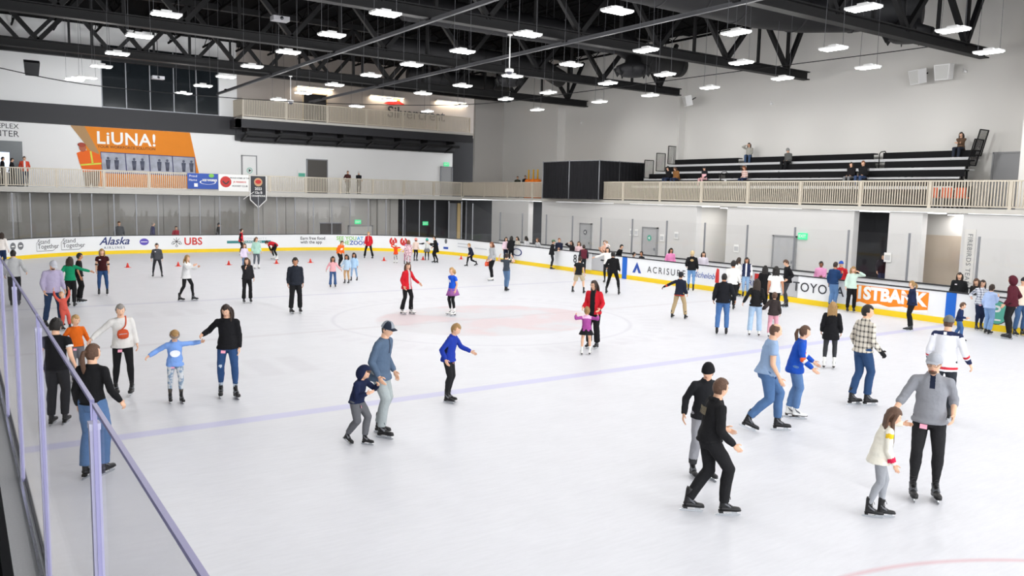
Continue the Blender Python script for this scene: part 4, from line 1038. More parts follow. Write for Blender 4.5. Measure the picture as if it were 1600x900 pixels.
# ---- skates and shoes: one of each kind, copied with their parts ---------------------------------
def boot_mb(high=.17, toe=.045, w=1.0):
    g = MB()
    g.tube([(0,-.07,.115), (0,-.045,.10), (0,0,.098), (0,.07,.094), (0,.13,.092), (0,.175,.09), (0,.195,.088)],
           [(.03*w,.022), (.041*w,.034), (.04*w,.036), (.043*w,.031), (.048*w,.028), (.04*w,.024), (.018*w,.014)], 12, side=(1,0,0))
    g.tube([(0,-.03,.08), (0,-.025,.14), (0,-.028,.20), (0,-.022,.15+high*.8), (0,-.012,.14+high)],
           [(.036,.045), (.037,.052), (.038,.046), (.043,.052), (.047,.056)], 12, side=(1,0,0))
    g.tube([(0,.02,.12), (0,.0,.17), (0,.03,.115), (0,.09,.11)], [(.034,.03), (.032,.03), (.036,.03), (.034,.02)], 10, side=(1,0,0))
    return g
def make_skate(name, boot_m, sole_m, trim_m):
    o = boot_mb().build(name, [boot_m])
    g = MB(); g.tube([(0,-.085,.075), (0,-.05,.07), (0,.05,.07), (0,.13,.07), (0,.19,.072), (0,.205,.075)], [(.02,.008), (.038,.012), (.036,.012), (.045,.012), (.035,.012), (.012,.008)], 12, side=(1,0,0))
    g.box((-.028,-.08,.04), (.028,-.03,.07)); g.build('sole', sole_m, o)
    g = MB(); g.poly([(-.12,.004), (-.1,.0), (.17,.0), (.2,.012), (.2,.022), (.16,.03), (.15,.066), (.09,.066), (.08,.03), (-.03,.03), (-.04,.05), (-.07,.05), (-.08,.03), (-.12,.022)], lambda a, b, d: Vector((d-.0035, a, b)), .007); g.build('blade', M['steel'], o)
    g = MB()
    for k in range(5):
        y = .085-.02*k; z = .118+.014*k+.012*max(0, k-2); g.tube([(-.026, y, z-.004), (0, y+.006, z+.012), (.026, y, z-.004)], .0042, 5)
    for k in range(3):
        z = .2+.03*k; g.tube([(-.03, .02, z), (0, .034, z+.004), (.03, .02, z)], .0045, 5)
    g.tube([(0,.036,.27), (.03,.05,.25), (.02,.055,.22)], .004, 5); g.build('laces', trim_m, o)
    g = MB(); g.tube([(.0,-.035,.2), (.0,.0,.155), (0,.06,.118)], [(.045,.012), (.0445,.02), (.0465,.012)], 10, side=(1,0,0)); g.build('side_trim', mat('skate_grey', '#66686d', .5) if boot_m is not M['white'] else mat('skate_ivory', '#dcdcd8', .5), o)
    return o
PROTO = {'k': make_skate('ice_skate', mat('skate_black', '#1b1b1d', .45), mat('sole_black', '#0f0f10', .5), mat('lace_black', '#2b2b2d', .8)),
         'w': make_skate('ice_skate', mat('skate_white', '#e9e9e6', .4), mat('sole_brown', '#3a3330', .5), mat('lace_white', '#f4f4f4', .8))}
g = boot_mb(high=.0); PROTO['s'] = g.build('shoe', mat('shoe_dark', '#26262a', .6)); g = MB(); g.tube([(0,-.085,.07), (0,.05,.066), (0,.19,.07), (0,.205,.075)], [(.03,.012), (.042,.014), (.038,.014), (.012,.01)], 12, side=(1,0,0)); g.build('sole', M['white'], PROTO['s'])

JOBS = []      # (object name, shape, materials, voxel, noise, painter, extra MB, parent)
def person(label, pos, face=0, H=1.7, b=1.0, feet=None, crouch=.0, lean=4, lside=0, twist=0, arms=None, look=0, nod=0, tilt=0, skin='l',
           top=None, bot=None, hair=('short', 'dark'), hat=None, sk='k', extra=(), pelvis=None, sit=False, group=None, fem=False, palms=(None, None), rz=None, shift=(0,0), hood=None, z0=0, hscale=1):
    """pos: (px, py) of the ground point or a Vector; face: 0 to the camera, 90 to the picture's right, 180 away"""
    P = at(*pos) if not isinstance(pos, Vector) else pos.copy()
    if not isinstance(pos, Vector) and P.x > 12.72:
        kx = (12.72-CAM.x)/(P.x-CAM.x); P = Vector((12.72, CAM.y+(P.y-CAM.y)*kx, 0))
    t = (CAM-P); t.z = 0; dist = t.length; t.normalize(); rr = Vector((-t.y, t.x, 0))
    if rz is None:
        a = math.radians(face); hd = t*math.cos(a)+rr*math.sin(a); rz = math.atan2(-hd.x, hd.y)
    root = thing('person', tuple(P), rz, label, 'person', group)
    res = 1 if dist < 27 else 0
    vox = .0125 if dist < 13 else (.015 if dist < 24 else .021)
    if H < 1.35: vox *= .85
    k = H/1.75; kf = max(.66, k)                                   # foot scale
    child = max(0, min(1, (1.6-H)/.5)); hh = H*(.138+.038*child)*hscale
    lift = .155*kf if sk != 's' else .105*kf
    leg = H*(.485-.02*child); th, sh = leg*.51, leg*.49
    if sk == 's' : lift_s = 0
    feet = feet or [(-.07*k-.02, .0), (.07*k+.02, .02)]
    fo = []
    for i, f in enumerate(feet):
        f = list(f)+[0]*(5-len(f)); x, y, z, yaw, pit = f       # side, forward, lift, yaw, pitch (toe down +)
        fo.append((Vector((x, y, z)), math.radians(yaw), math.radians(pit)))
    ank = []
    for p, yaw, pit in fo:
        R = Matrix.Rotation(yaw, 3, 'Z') @ Matrix.Rotation(-pit, 3, 'X')
        ank.append(p+R @ Vector((0, -.02*kf, lift+.06*kf)))
    mx = sum((a.x for a in ank))/2+shift[0]; my = sum((a.y for a in ank))/2+shift[1]
    hipw = H*.05*(.9+.1*b)
    if pelvis is not None: pc = Vector(pelvis)
    else:
        zt = []
        for a, s_ in zip(ank, (-1, 1)):
            dx = mx+s_*hipw-a.x; dy = my-a.y
            if a.z < .33*k+.1: zt.append(a.z-.01*kf+math.sqrt(max(.01, (leg*.99)**2-dx*dx-dy*dy)))
        pz = (min(zt) if zt else leg)*(1-crouch)
        pc = Vector((mx, my, pz))
    la, ls = math.radians(lean), math.radians(lside)
    up = Vector((math.sin(ls), math.sin(la), math.cos(la)*math.cos(ls))).normalized()
    tw = math.radians(twist)
    sd = Vector((math.cos(tw), -math.sin(tw), 0)) ; sd = (sd-up*sd.dot(up)).normalized(); fwd = up.cross(sd)
    SP = H*(.305-.015*child)
    mid = pc+Vector((0, 0, 1)).lerp(up, .6).normalized()*SP*.5
    nb = mid+(up*1.0)*SP*.5                                        # neck base
    shw = H*.104*(.8+.2*b)*(1.0 if not fem else .92)*(1-.06*child)
    shl = [nb-up*H*.048-sd*shw, nb-up*H*.048+sd*shw]
    hips = [pc+Vector((-hipw, 0, 0)), pc+Vector((hipw, 0, 0))]
    knees = []
    for i, (p, yaw, pit) in enumerate(fo):
        hint = Vector((math.sin(-yaw)*.5+(-.1 if i == 0 else .1), 1, .15)); kn, an = ik(hips[i], ank[i], th, sh, hint); knees.append(kn); ank[i] = an
    # arms
    arms = arms or ['down', 'down']; AL = H*.305; ua, fa = AL*.53, AL*.47
    PRE = {'down': (.10, .06, -.95), 'relax': (.16, .18, -.88), 'out': (.75, .1, -.5), 'wide': (.95, .1, -.1), 'fwd': (.1, .75, -.35), 'up': (.25, .2, .85), 'face': (-.12, .38, .42), 'pocket': (.12, .15, -.72),
           'hip': (.12, .1, -.66), 'clasp': (-.28, .42, -.5), 'fold': (-.45, .38, -.32), 'back': (.15, -.3, -.85), 'hold': (-.1, .55, -.15), 'phone': (-.22, .5, -.05), 'downfwd': (.1, .45, -.75), 'lean': (-.05, .6, -.45), 'lap': (-.12, .4, -.66)}
    el = []; wr = []; fd = []
    for i, a in enumerate(arms):
        sg = -1 if i == 0 else 1
        v = PRE[a] if isinstance(a, str) else a
        tgt = shl[i]+(sd*sg*v[0]+fwd*v[1])*AL+Vector((0, 0, 1)).lerp(up, .5)*v[2]*AL
        hint = -fwd*1.0+sd*sg*.22-Vector((0,0,.4)) if v[2] < .3 else sd*sg*1.0-Vector((0,0,.4))
        e, w_ = ik(shl[i], tgt, ua, fa, hint); el.append(e); wr.append(w_); fd.append((w_-e).normalized())
    # head
    yw = math.radians(look); nd = math.radians(nod)
    hc = nb+(up*.5+Vector((0,0,.5))).normalized()*(H*.010+hh*.50)+fwd*(.012*H+math.sin(nd)*hh*.25)
    hdir = Matrix((sd, fwd, up)).transposed()
    base_up = (up*.4+Vector((0,0,.6))).normalized(); bs = (sd-base_up*sd.dot(base_up)).normalized(); bf = base_up.cross(bs)
    RH = Matrix((bs, bf, base_up)).transposed() @ Matrix.Rotation(-yw, 3, 'Z') @ Matrix.Rotation(math.radians(tilt), 3, 'Y') @ Matrix.Rotation(-nd, 3, 'X')
    # ---- body (one continuous surface with head and hands)
    g = MB()
    bw = .75+.25*b
    rings = [(-.16, .06, .055), (0, .088, .066), (.12, .09, .066), (.34, .074 if fem else .08, .056), (.62, .086 if fem else .092, .064), (.84, .082, .054), (.95, .05, .042), (1.0, .034, .034)]
    def tp(t):
        if t <= .5: return pc.lerp(mid, t/.5) if t >= 0 else pc+Vector((0, 0, t*SP))
        return mid.lerp(nb, (t-.5)/.5)
    g.tube([tp(t_) for t_, _, _ in rings], [(rx*H*bw*.95, ry*H*bw*.95*(1 if t_ > .5 else 1+(b-1)*.5)) for t_, rx, ry in rings], 16, side=sd)
    g.capsule(nb-up*H*.02, hc-RH @ Vector((0, .06*hh, .22*hh)), H*.036*(.8+.2*b), H*.034)
    for i in (0, 1):
        g.capsule(nb-up*H*.04, shl[i], H*.026, H*.029*bw)
        g.capsule(shl[i], el[i], H*.030*bw, H*.0235*bw); g.capsule(el[i], wr[i]-fd[i]*H*.005, H*.0235*bw, H*.0155)
        g.capsule(hips[i], knees[i], H*.05*bw, H*.034*bw); m1 = knees[i].lerp(ank[i], .3)+Vector((0, -.008*H, 0))
        g.capsule(knees[i], m1, H*.034*bw, H*.034*bw); g.capsule(m1, ank[i], H*.034*bw, H*.018)
    ex = MB(); head_geo(ex, hc, RH, hh, res=res)
    for i in (0, 1):
        pn = palms[i] if palms[i] is not None else (-sd if i == 1 else sd)
        hand_geo(ex, wr[i], fd[i], Vector(pn), H*.098, side=(1 if i == 1 else -1)*1, curl=.45)
    JOBS.append(dict(name='body', mb=g, mats=[SKIN[skin], LIP, EYE, EYEW, BROW if hair[1] not in ('grey', 'pale') else HAIR[hair[1]]], vox=vox, noise=0, paint=None, extra=ex, parent=root, smooth=3))
    # ---- top
    tname, tcol = top[0], top[1]; topt = top[2] if len(top) > 2 else {}
    thick = {'tee': .009, 'shirt': .011, 'sweater': .014, 'hoodie': .015, 'jacket': .015, 'coat': .018, 'puffer': .03, 'tight': .010, 'vest': .015}[tname]*(.6+.4*k)
    hem = topt.get('hem', {'tee': -.12, 'shirt': -.16, 'sweater': -.12, 'hoodie': -.14, 'jacket': -.16, 'coat': -.62, 'puffer': -.1, 'tight': .02, 'vest': -.12}[tname])
    sl = topt.get('sleeve', .5 if tname == 'tee' else 2.0)
    sprd = abs(fo[0][0].y-fo[1][0].y)
    if sprd > .2 and tname != 'coat' and hem < 0: hem = min(-.02, hem+.3*sprd)
    g = MB(); rg = []
    fl = topt.get('flare', 1.0)
    for t_, rx, ry in rings:
        if t_ < hem and not t_ == 0: continue
        if t_ < 0: continue
        rg.append((t_, rx*(1.0 if t_ > .5 else 1.04 if tname == 'tight' else 1.08), ry*(1.0 if t_ > .5 else 1.06 if tname == 'tight' else 1.2)))
    pre = []
    if hem < 0:
        pre = [(hem, .106*fl*(1.02 if tname != 'puffer' else .95), .094*fl), (hem*.5, .110*(1+(fl-1)*.5), .092)]
    rg = pre+rg
    belly = topt.get('belly', 0)
    pts = []; rad = []
    for t_, rx, ry in rg:
        c_ = tp(t_)
        if belly and 0 <= t_ < .6: c_ = c_+fwd*belly*H*math.sin(PI*(t_+.1)/.7)
        pts.append(c_); rad.append((rx*H*bw+thick, ry*H*bw+thick+belly*H*.6*(1 if -.2 < t_ < .6 else 0)))
    rad[-1] = (rad[-1][0]+.006, rad[-1][1]+.006)
    g.tube(pts, rad, 18, side=sd)
    cuff = []
    for i in (0, 1):
        g.capsule(nb-up*H*.036, shl[i]-up*.004, H*.033+thick*.8, H*.030*bw+thick*.75)
        if sl > 0:
            te = min(1, sl); e_ = shl[i].lerp(el[i], te); r0 = H*.029*bw+thick; r1 = H*.0235*bw+thick*(1.0 if tname != 'tight' else .8)
            if tname == 'tee': g.tube([shl[i]-(el[i]-shl[i])*.05, e_], [r0*1.05, r0*1.25], 12)
            else: g.capsule(shl[i], e_, r0, r1)
            if sl > 1:
                tf = min(1, sl-1)*.97; w_ = el[i].lerp(wr[i], tf); g.tube([el[i]-(wr[i]-el[i])*.06, el[i].lerp(w_, .55), w_], [r1, H*.023*bw+thick, H*.017+thick*.75], 12); cuff.append((w_, fd[i]))
    if hood is None: hood = 'down' if tname == 'hoodie' else None
    if hood == 'down':
        q = nb-fwd*H*.035+up*H*.005; g.tube([q-sd*H*.055+fwd*H*.03, q-sd*H*.035-fwd*H*.008, q-fwd*H*.02-up*.015, q+sd*H*.035-fwd*H*.008, q+sd*H*.055+fwd*H*.03], [.016*k, .024*k, .03*k, .024*k, .016*k], 10)
    elif tname in ('shirt', 'jacket', 'coat', 'puffer', 'vest'):
        q = nb+up*H*.012; g.tube([q+Vector(fwd)*H*.036*math.cos(a_)+sd*H*.038*math.sin(a_) for a_ in [PI*.15+x_*PI*1.7/8 for x_ in range(9)]], .011*k, 8)
    segs = dict(sh=shl, el=el, wr=wr, pc=pc, nb=nb, sd=sd, fwd=fwd, up=up, SP=SP)
    zones = topt.get('zones', [])
    mats = [M_(tcol)]+[M_(z[1]) for z in zones]
    def painter(me, zones=zones, S=segs):
        if not zones: return
        for p in me.polygons:
            c = p.center; best = ('t', 0, 1e9)
            t_ = (c-S['pc']).dot(S['nb']-S['pc'])/(S['nb']-S['pc']).length_squared
            ax = S['pc']+(S['nb']-S['pc'])*t_; dT = (c-ax); lat = dT.dot(S['sd']); fr = dT.dot(S['fwd']); dt = max(0, dT.length-.1*H*bw)
            where = 't'; ta = 0
            for i in (0, 1):
                for j, (a, b_) in enumerate(((S['sh'][i], S['el'][i]), (S['el'][i], S['wr'][i]))):
                    ab = b_-a; u = max(0, min(1, (c-a).dot(ab)/ab.length_squared)); dd = (c-(a+ab*u)).length
                    lim = H*.05+thick
                    if dd < lim and (abs(lat) > H*.085*bw or j == 1 or u > .35) and dd < dt+.035: where = 'LR'[i]; ta = j+u; dt = dd-.03
            for n_, z in enumerate(zones):
                kind = z[0]; a = z[2:] 
                ok = False
                if kind == 'sleeves': ok = where in 'LR' and a[0] <= ta <= a[1]
                elif kind in ('L', 'R'): ok = where == kind and a[0] <= ta <= a[1]
                elif kind == 'front': ok = where == 't' and fr > 0 and a[0] < lat/H < a[1] and a[2] < t_ < a[3]
                elif kind == 'backz': ok = where == 't' and fr < 0 and a[0] < lat/H < a[1] and a[2] < t_ < a[3]
                elif kind == 'band': ok = where == 't' and a[0] < t_ < a[1]
                elif kind == 'yoke': ok = (where == 't' and t_ > a[0]) or (where in 'LR' and ta < a[1])
                if ok: p.material_index = n_+1
    JOBS.append(dict(name=topt.get('name', {'tee': 'tshirt', 'shirt': 'shirt', 'sweater': 'sweater', 'hoodie': 'hoodie', 'jacket': 'jacket', 'coat': 'coat', 'puffer': 'puffer_jacket', 'tight': 'fitted_top', 'vest': 'vest'}[tname]),
                     mb=g, mats=mats, vox=vox, noise=.007 if tname not in ('tight', 'tee') else .004, paint=painter, extra=None, parent=root, smooth=2))
    if hood == 'up':
        q = MB(); W = lambda p: hc+RH @ Vector(p)
        nu, nv = 20, 12; vs = []; fs = []
        for i in range(nv+1):
            for j in range(nu):
                t_ = 2*PI*j/nu; ph = PI*(.02+.9*i/nv); x = math.sin(ph)*math.sin(t_); y = math.sin(ph)*math.cos(t_); z = math.cos(ph)
                vs.append(W((x*.43*hh, (y*.5-.05-.04*(1-z))*hh, (z*.6-.04)*hh)))
        for i in range(nv):
            for j in range(nu):
                t_ = 2*PI*(j+.5)/nu; t_ = t_ if t_ < PI else t_-2*PI; ph = PI*(.02+.9*(i+.5)/nv)
                if abs(t_) < .85 and .26*PI < ph < .85*PI: continue
                fs.append((i*nu+j, (i+1)*nu+j, (i+1)*nu+(j+1) % nu, i*nu+(j+1) % nu))
        q.add(vs, fs, 0, True); h_ = q.build('hood', M_(tcol), root); sm = h_.modifiers.new('thickness', 'SOLIDIFY'); sm.thickness = .012; sm.offset = 1
    # ---- bottoms
    bname, bcol = bot[0], bot[1]; bo = bot[2] if len(bot) > 2 else {}
    SH = {'jeans': (.010, .014, .018), 'slim': (.006, .008, .008), 'leggings': (.004, .003, .003), 'wide': (.012, .026, .036), 'flare': (.005, .012, .036), 'pants': (.01, .02, .022), 'joggers': (.012, .022, .014), 'shorts': (.014, .03, .03), 'skirt': (.0, .0, .0)}[bname]
    g = MB()
    if True:
        g.tube([pc+Vector((0,0,-.20*SP)), pc+Vector((0,0,-.06*SP)), pc, tp(.1), tp(.2)], [(.062*H*bw, .062*H*bw), (.088*H*bw+.006, .072*H*bw+.006), (.091*H*bw+.006, .072*H*bw+.006), (.080*H*bw, .062*H*bw), (.068*H*bw, .052*H*bw)], 16, side=sd)
    for i in (0, 1):
        kn, an = knees[i], ank[i]; a_, b_, c_ = SH
        if bname == 'shorts':
            g.tube([hips[i]+Vector((0,0,.01)), hips[i].lerp(kn, .5), hips[i].lerp(kn, .92)], [H*.052*bw+a_, H*.048*bw+b_*.8, H*.044*bw+c_], 14)
        elif bname == 'skirt': pass
        else:
            end = an+Vector((0, 0, .05*kf)) if bname not in ('wide', 'flare', 'pants') else an+Vector((0, 0, -.035*kf))
            if bname in ('jeans', 'joggers'): end = an+Vector((0, 0, .0))
            if bname in ('slim', 'leggings'): end = an+Vector((0, 0, .01))
            if bo.get('crop'): end = kn.lerp(an, bo['crop'])
            m1 = kn.lerp(end, .35)+Vector((0, -.01*H, 0)); r = [H*.053*bw+a_, H*.045*bw+(a_+b_)/2, H*.0355*bw+b_*.7, H*.036*bw+b_*.7, H*.024+c_]
            if bname in ('leggings', 'slim'): r[4] = .041*kf
            else: r[4] = max(r[4], .066*kf)
            g.capsule(hips[i], hips[i].lerp(kn, .5), r[0], r[1], 14)
            g.capsule(hips[i].lerp(kn, .5), kn, r[1], r[2], 14)
            g.tube([kn, m1, end], [r[2], r[3], r[4]], 14)
            g.capsule(kn, kn+Vector((0,0,.001)), r[2], r[2], 14)
    bz = bo.get('zones', [])
    bmats = [M_(bcol)]+[M_(z[1]) for z in bz]
    def bpaint(me, bz=bz):
        if not bz: return
        for p in me.polygons:
            for n_, z in enumerate(bz):
                if z[0] == 'below' and p.center.z < z[2]*H: p.material_index = n_+1
                if z[0] == 'spot' and (p.center-(knees[z[2]]+Vector((0, .05*H, z[3]*H)))).length < z[4]*H: p.material_index = n_+1
    if bname != 'skirt':
        JOBS.append(dict(name={'shorts': 'shorts', 'leggings': 'leggings', 'jeans': 'jeans', 'wide': 'wide_jeans'}.get(bname, 'trousers'), mb=g, mats=bmats, vox=vox, noise=.004 if bname != 'leggings' else .001, paint=bpaint, extra=None, parent=root, smooth=2))
    sc = bo.get('skirt')
    if bname == 'skirt' or sc:
        col_, ln = sc if sc else (bcol, .16)
        q = MB(); n = 28; vs = []
        for r_ in range(4):
            for j in range(n):
                t_ = 2*PI*j/n; fl_ = 1+.22*r_+(.05*r_*math.sin(7*t_)); vs.append(pc+Vector((0,0,.03*H-ln*H*r_/3))+sd*math.cos(t_)*.096*H*fl_+fwd*math.sin(t_)*.08*H*fl_)
        q.add(vs, [(r_*n+j, r_*n+(j+1) % n, (r_+1)*n+(j+1) % n, (r_+1)*n+j) for r_ in range(3) for j in range(n)], 0, True)
        s_ = q.build('skirt', M_(col_), root); md = s_.modifiers.new('thickness', 'SOLIDIFY'); md.thickness = .008
    # ---- hair and hat
    W = lambda p: hc+RH @ (Vector(p)*hh)
    style, hcol = hair[0], hair[1]
    if style != 'none':
        hatk = hat[0] if hat and hat[0] != 'bow' else None
        g = MB(); nu, nv = (28, 18) if res else (18, 12); off = {'buzz': .02, 'short': .055, 'curly': .11, 'thin': .03}.get(style, .05)
        if hatk and hatk != 'headband': off = .012
        vs = []; keep = {}
        hl = .40 if style != 'thin' else .75
        for i in range(nv+1):
            for j in range(nu):
                t_ = 2*PI*j/nu; ph = max(.02, PI*.80*i/nv); x = math.sin(ph)*math.sin(t_); y = math.sin(ph)*math.cos(t_); z = math.cos(ph)
                X, Y, Z = x*.325, y*.4, z*.5
                if z < 0 and y < 0: Y *= 1-.4*(-z)**1.2
                o_ = off*(1+.5*noise.noise(Vector((x*5, y*5, z*5+H))))+(.03*max(0, z))
                front = y > (.28 if style != 'thin' else .42) and z < hl+.25*abs(x)
                side_ = (y > -.25 and z < (.02 if style in ('short', 'buzz', 'thin', 'curly') else -.3)) and abs(x) > .3
                low = z < (-.52 if style in ('short', 'buzz', 'thin', 'curly') else -.7)
                top_ = style == 'thin' and z > .72 and y > -.55
                if front or side_ or low or top_: o_ = -.03; keep[(i, j)] = False
                else: keep[(i, j)] = True
                L_ = math.sqrt(X*X+Y*Y+Z*Z); f_ = 1+o_/L_
                vs.append(W((X*f_, Y*f_, Z*f_)))
        fs = []
        for i in range(nv):
            for j in range(nu):
                q = [(i, j), (i+1, j), (i+1, (j+1) % nu), (i, (j+1) % nu)]
                if any(keep[a] for a in q): fs.append(tuple(a*nu+b__ for a, b__ in q))
        g.add(vs, fs, 0, True)
        ln = hair[2] if len(hair) > 2 else {'long': 1.5, 'pony': 1.3, 'bob': .75}.get(style, 1)
        dn = -(RH.inverted() @ Vector((0,0,1)))                        # straight down in head space
        if style in ('long', 'bob'):
            for sx in (-.31, -.2, -.07, .07, .2, .31):
                yb = -.30-.10*(1-abs(sx)/.31); p0 = Vector((sx, yb+.16, .25)); p1 = Vector((sx*1.1, yb, -.1)); p2 = p1+dn*(ln*.5)+Vector((0, -.1, 0)); p3 = p1+dn*ln*(1-.15*abs(sx))+Vector((sx*.2, -.06+.1*noise.noise(Vector((sx*9, H*3, 0))), 0))
                g.tube([W(p0), W(p1), W(p1.lerp(p2, .5)+Vector((0, -.02, 0))), W(p2), W(p3)], [(.12*hh, .08*hh), (.14*hh, .1*hh), (.15*hh, .1*hh), (.14*hh, .09*hh), (.04*hh, .03*hh)], 9, side=RH @ Vector((1,0,0)))
            for sx in (-1, 1):
                p0 = Vector((sx*.2, .18, .42)); p1 = Vector((sx*.37, .08, .1)); p2 = Vector((sx*.39, .02, -.25)); p3 = p2+dn*ln*.45+Vector((-sx*.02, .06, 0)); p4 = p2+dn*ln*.72+Vector((-sx*.06, .05, 0))
                g.tube([W(p0), W(p1), W(p2), W(p3), W(p4)], [(.05*hh, .09*hh), (.06*hh, .11*hh), (.075*hh, .12*hh), (.08*hh, .1*hh), (.03*hh, .03*hh)], 9, side=RH @ Vector((1,0,0)))
        if style == 'pony':
            p0 = Vector((0, -.36, .18)); p1 = Vector((0, -.56, .12)); p2 = p1+dn*.35+Vector((0, -.1, 0)); p3 = p1+dn*ln+Vector((0, .05, 0))
            g.tube([W(p0), W(p1), W(p2), W(p2.lerp(p3, .5)), W(p3)], [.08*hh, .11*hh, .15*hh, .13*hh, .03*hh], 10)
        if style in ('bun', 'topbun'):
            g.ell(W((0, -.42, .22) if style == 'bun' else (0, -.2, .56)), (.17*hh, .17*hh, .15*hh), RH, 10, 8)
        if style == 'pigtails':
            for sx in (-1, 1): g.tube([W((sx*.3, -.12, .3)), W((sx*.45, -.15, .25)), W(Vector((sx*.5, -.12, .1))+dn*.4)], [.06*hh, .1*hh, .04*hh], 8)
        g.build('hair', HAIR[hcol], root)
    if hat:
        kind, hc_ = hat[0], hat[1]; g = MB(); S_ = {'cap': 1.2, 'beanie': 1.22, 'helmet': 1.34, 'headband': 1.16, 'bow': 1}[kind]
        if kind in ('cap', 'beanie', 'helmet'):
            lo = {'cap': .16, 'beanie': -.05, 'helmet': .02}[kind]; prof = []; nu = 22; nv = 8; vs = []
            for i in range(nv+1):
                z = 1-(1-lo)*i/nv if i else .999; r_ = math.sqrt(max(0, 1-z*z))
                for j in range(nu):
                    t_ = 2*PI*j/nu; y = math.cos(t_)*r_; vs.append(W((math.sin(t_)*r_*.325*S_, y*.4*S_-.01, z*.5*(S_ if kind != 'cap' else S_*1.0)+(.0 if kind != 'beanie' else .02))))
            g.add(vs, [(i*nu+j, (i+1)*nu+j, (i+1)*nu+(j+1) % nu, i*nu+(j+1) % nu) for i in range(nv) for j in range(nu)]+[tuple(range(nu))], 0, True)
            o_ = g.build({'cap': 'baseball_cap', 'beanie': 'beanie', 'helmet': 'helmet'}[kind], M_(hc_), root)
            md = o_.modifiers.new('thickness', 'SOLIDIFY'); md.thickness = .006
            if kind == 'cap':
                back = -1 if len(hat) > 3 and hat[3] == 'back' else 1
                q = MB(); vs = []
                for i in range(5):
                    for j in range(11):
                        a_ = (j-5)/5; yy_ = (.40+.30*i/4*(1-.35*a_*a_))*back-.02; vs.append(W((a_*.31*(1-.05*i), (yy_*1.04 if i else (.37*math.sqrt(max(.05, 1-a_*a_*.75)))*back), .25-.04*i/4-.07*a_*a_)))
                q.add(vs, [(i*11+j, i*11+j+1, (i+1)*11+j+1, (i+1)*11+j) for i in range(4) for j in range(10)], 0, True)
                b2 = q.build('cap_brim', M_(hat[2] if len(hat) > 2 and hat[2] else hc_), o_); md = b2.modifiers.new('thickness', 'SOLIDIFY'); md.thickness = .005
                if len(hat) > 2 and hat[2]:
                    q = MB(); vs = []          # lighter side panels
                    for i in range(6):
                        for j in range(9):
                            z = .95-.75*i/5; r_ = math.sqrt(1-z*z); t_ = (.15*PI+.42*PI*j/8); vs.append(W((math.sin(t_)*r_*.325*S_*1.02, math.cos(t_)*r_*.4*S_*1.02-.01, z*.5*S_*1.01)))
                    q.add(vs, [(i*9+j, i*9+j+1, (i+1)*9+j+1, (i+1)*9+j) for i in range(5) for j in range(8)], 0, True); q.build('cap_panel', M_(hat[4] if len(hat) > 4 else '#a9adb3'), o_, fix=False)
            if kind == 'helmet':
                q = MB(); q.tube([W((-.4, 0, .05)), W((-.33, .1, -.35)), W((0, .2, -.58)), W((.33, .1, -.35)), W((.4, 0, .05))], .01*k, 6); q.build('chin_strap', M['black'], o_)
        elif kind == 'headband':
            vs = []; nu = 24
            for z in (.02, .36):
                for j in range(nu):
                    t_ = 2*PI*j/nu; r_ = math.sqrt(1-z*z); vs.append(W((math.sin(t_)*r_*.36*S_, math.cos(t_)*r_*.42*S_-.01, z*.5+.06)))
            g.add(vs, [(j, (j+1) % nu, nu+(j+1) % nu, nu+j) for j in range(nu)], 0, True); o_ = g.build('headband', M_(hc_), root); md = o_.modifiers.new('thickness', 'SOLIDIFY'); md.thickness = .008
    # ---- skates / shoes
    for i, (p, yaw, pit) in enumerate(fo):
        s_ = PROTO[sk]; c_ = s_.copy(); C.objects.link(c_); c_.parent = root
        dz = 0 if sk != 's' else -.052*kf
        R = Matrix.Rotation(yaw, 4, 'Z') @ Matrix.Rotation(-pit, 4, 'X')
        foot = p+Vector((0, 0, dz))
        c_.matrix_parent_inverse = Matrix.Identity(4); c_.location = foot; c_.rotation_euler = R.to_euler(); c_.scale = (kf, kf, kf)
        if True:
            for ch in s_.children:
                if dist > 34 and ch.name.split('.')[0] in ('laces', 'side_trim'): continue
                d_ = ch.copy(); C.objects.link(d_); d_.parent = c_
    # ---- extras
    for e in extra:
        kd = e[0]
        if kd == 'sticker':
            i = e[1]; q = hips[i].lerp(knees[i], .3); ax_ = (knees[i]-hips[i]).normalized(); f_ = (Vector((0,1,0))-ax_*ax_.y).normalized(); s2 = ax_.cross(f_)
            a_ = math.radians(e[2]) if len(e) > 2 else .3*(1 if i else -1); n_ = f_*math.cos(a_)+s2*math.sin(a_)*(-1); w_ = ax_.cross(n_); rO = H*.050*bw+.028
            q = q+n_*rO; g = MB(); g.obox(q, (.085*k, .004, .055*k), Matrix((w_, n_, -ax_)).transposed()); g.build('admission_sticker', mat('sticker_pink', '#f2a3b8', .5), root)
        if kd == 'badge':
            q = mid+up*SP*.22+fwd*(.075*H*bw+thick)+sd*.045*H; g = MB(); g.obox(q, (.07*k, .006, .04*k), Matrix((sd, fwd, up)).transposed()); g.build('name_badge', mat('sticker_white', '#f3e9ee', .5), root)
        if kd == 'bag':
            col_ = e[1]; r_ = .075*H*bw+thick+.01
            q = mid+fwd*(r_+.03)-sd*.0*H-up*SP*.06; g = MB(); g.tube([q+up*.085, q+up*.06, q, q-up*.07, q-up*.09], [(.05, .02), (.085, .035), (.1, .045), (.085, .04), (.04, .02)], 14, side=sd); bg_ = g.build('shoulder_bag', M_(col_), root)
            pts = [q+up*.07+sd*.03*1, mid+up*SP*.25+fwd*r_*.95-sd*.035*H, nb-sd*.05*H+fwd*.02+up*.012, nb-sd*.045*H-fwd*.05-up*.02, mid-fwd*(r_*.8)+sd*.03, q-sd*-.1-fwd*.05]
            g = MB(); g.tube(catmull(pts[:4], 5), (.012, .004), 8, side=sd); g.build('strap', M_(col_), bg_)
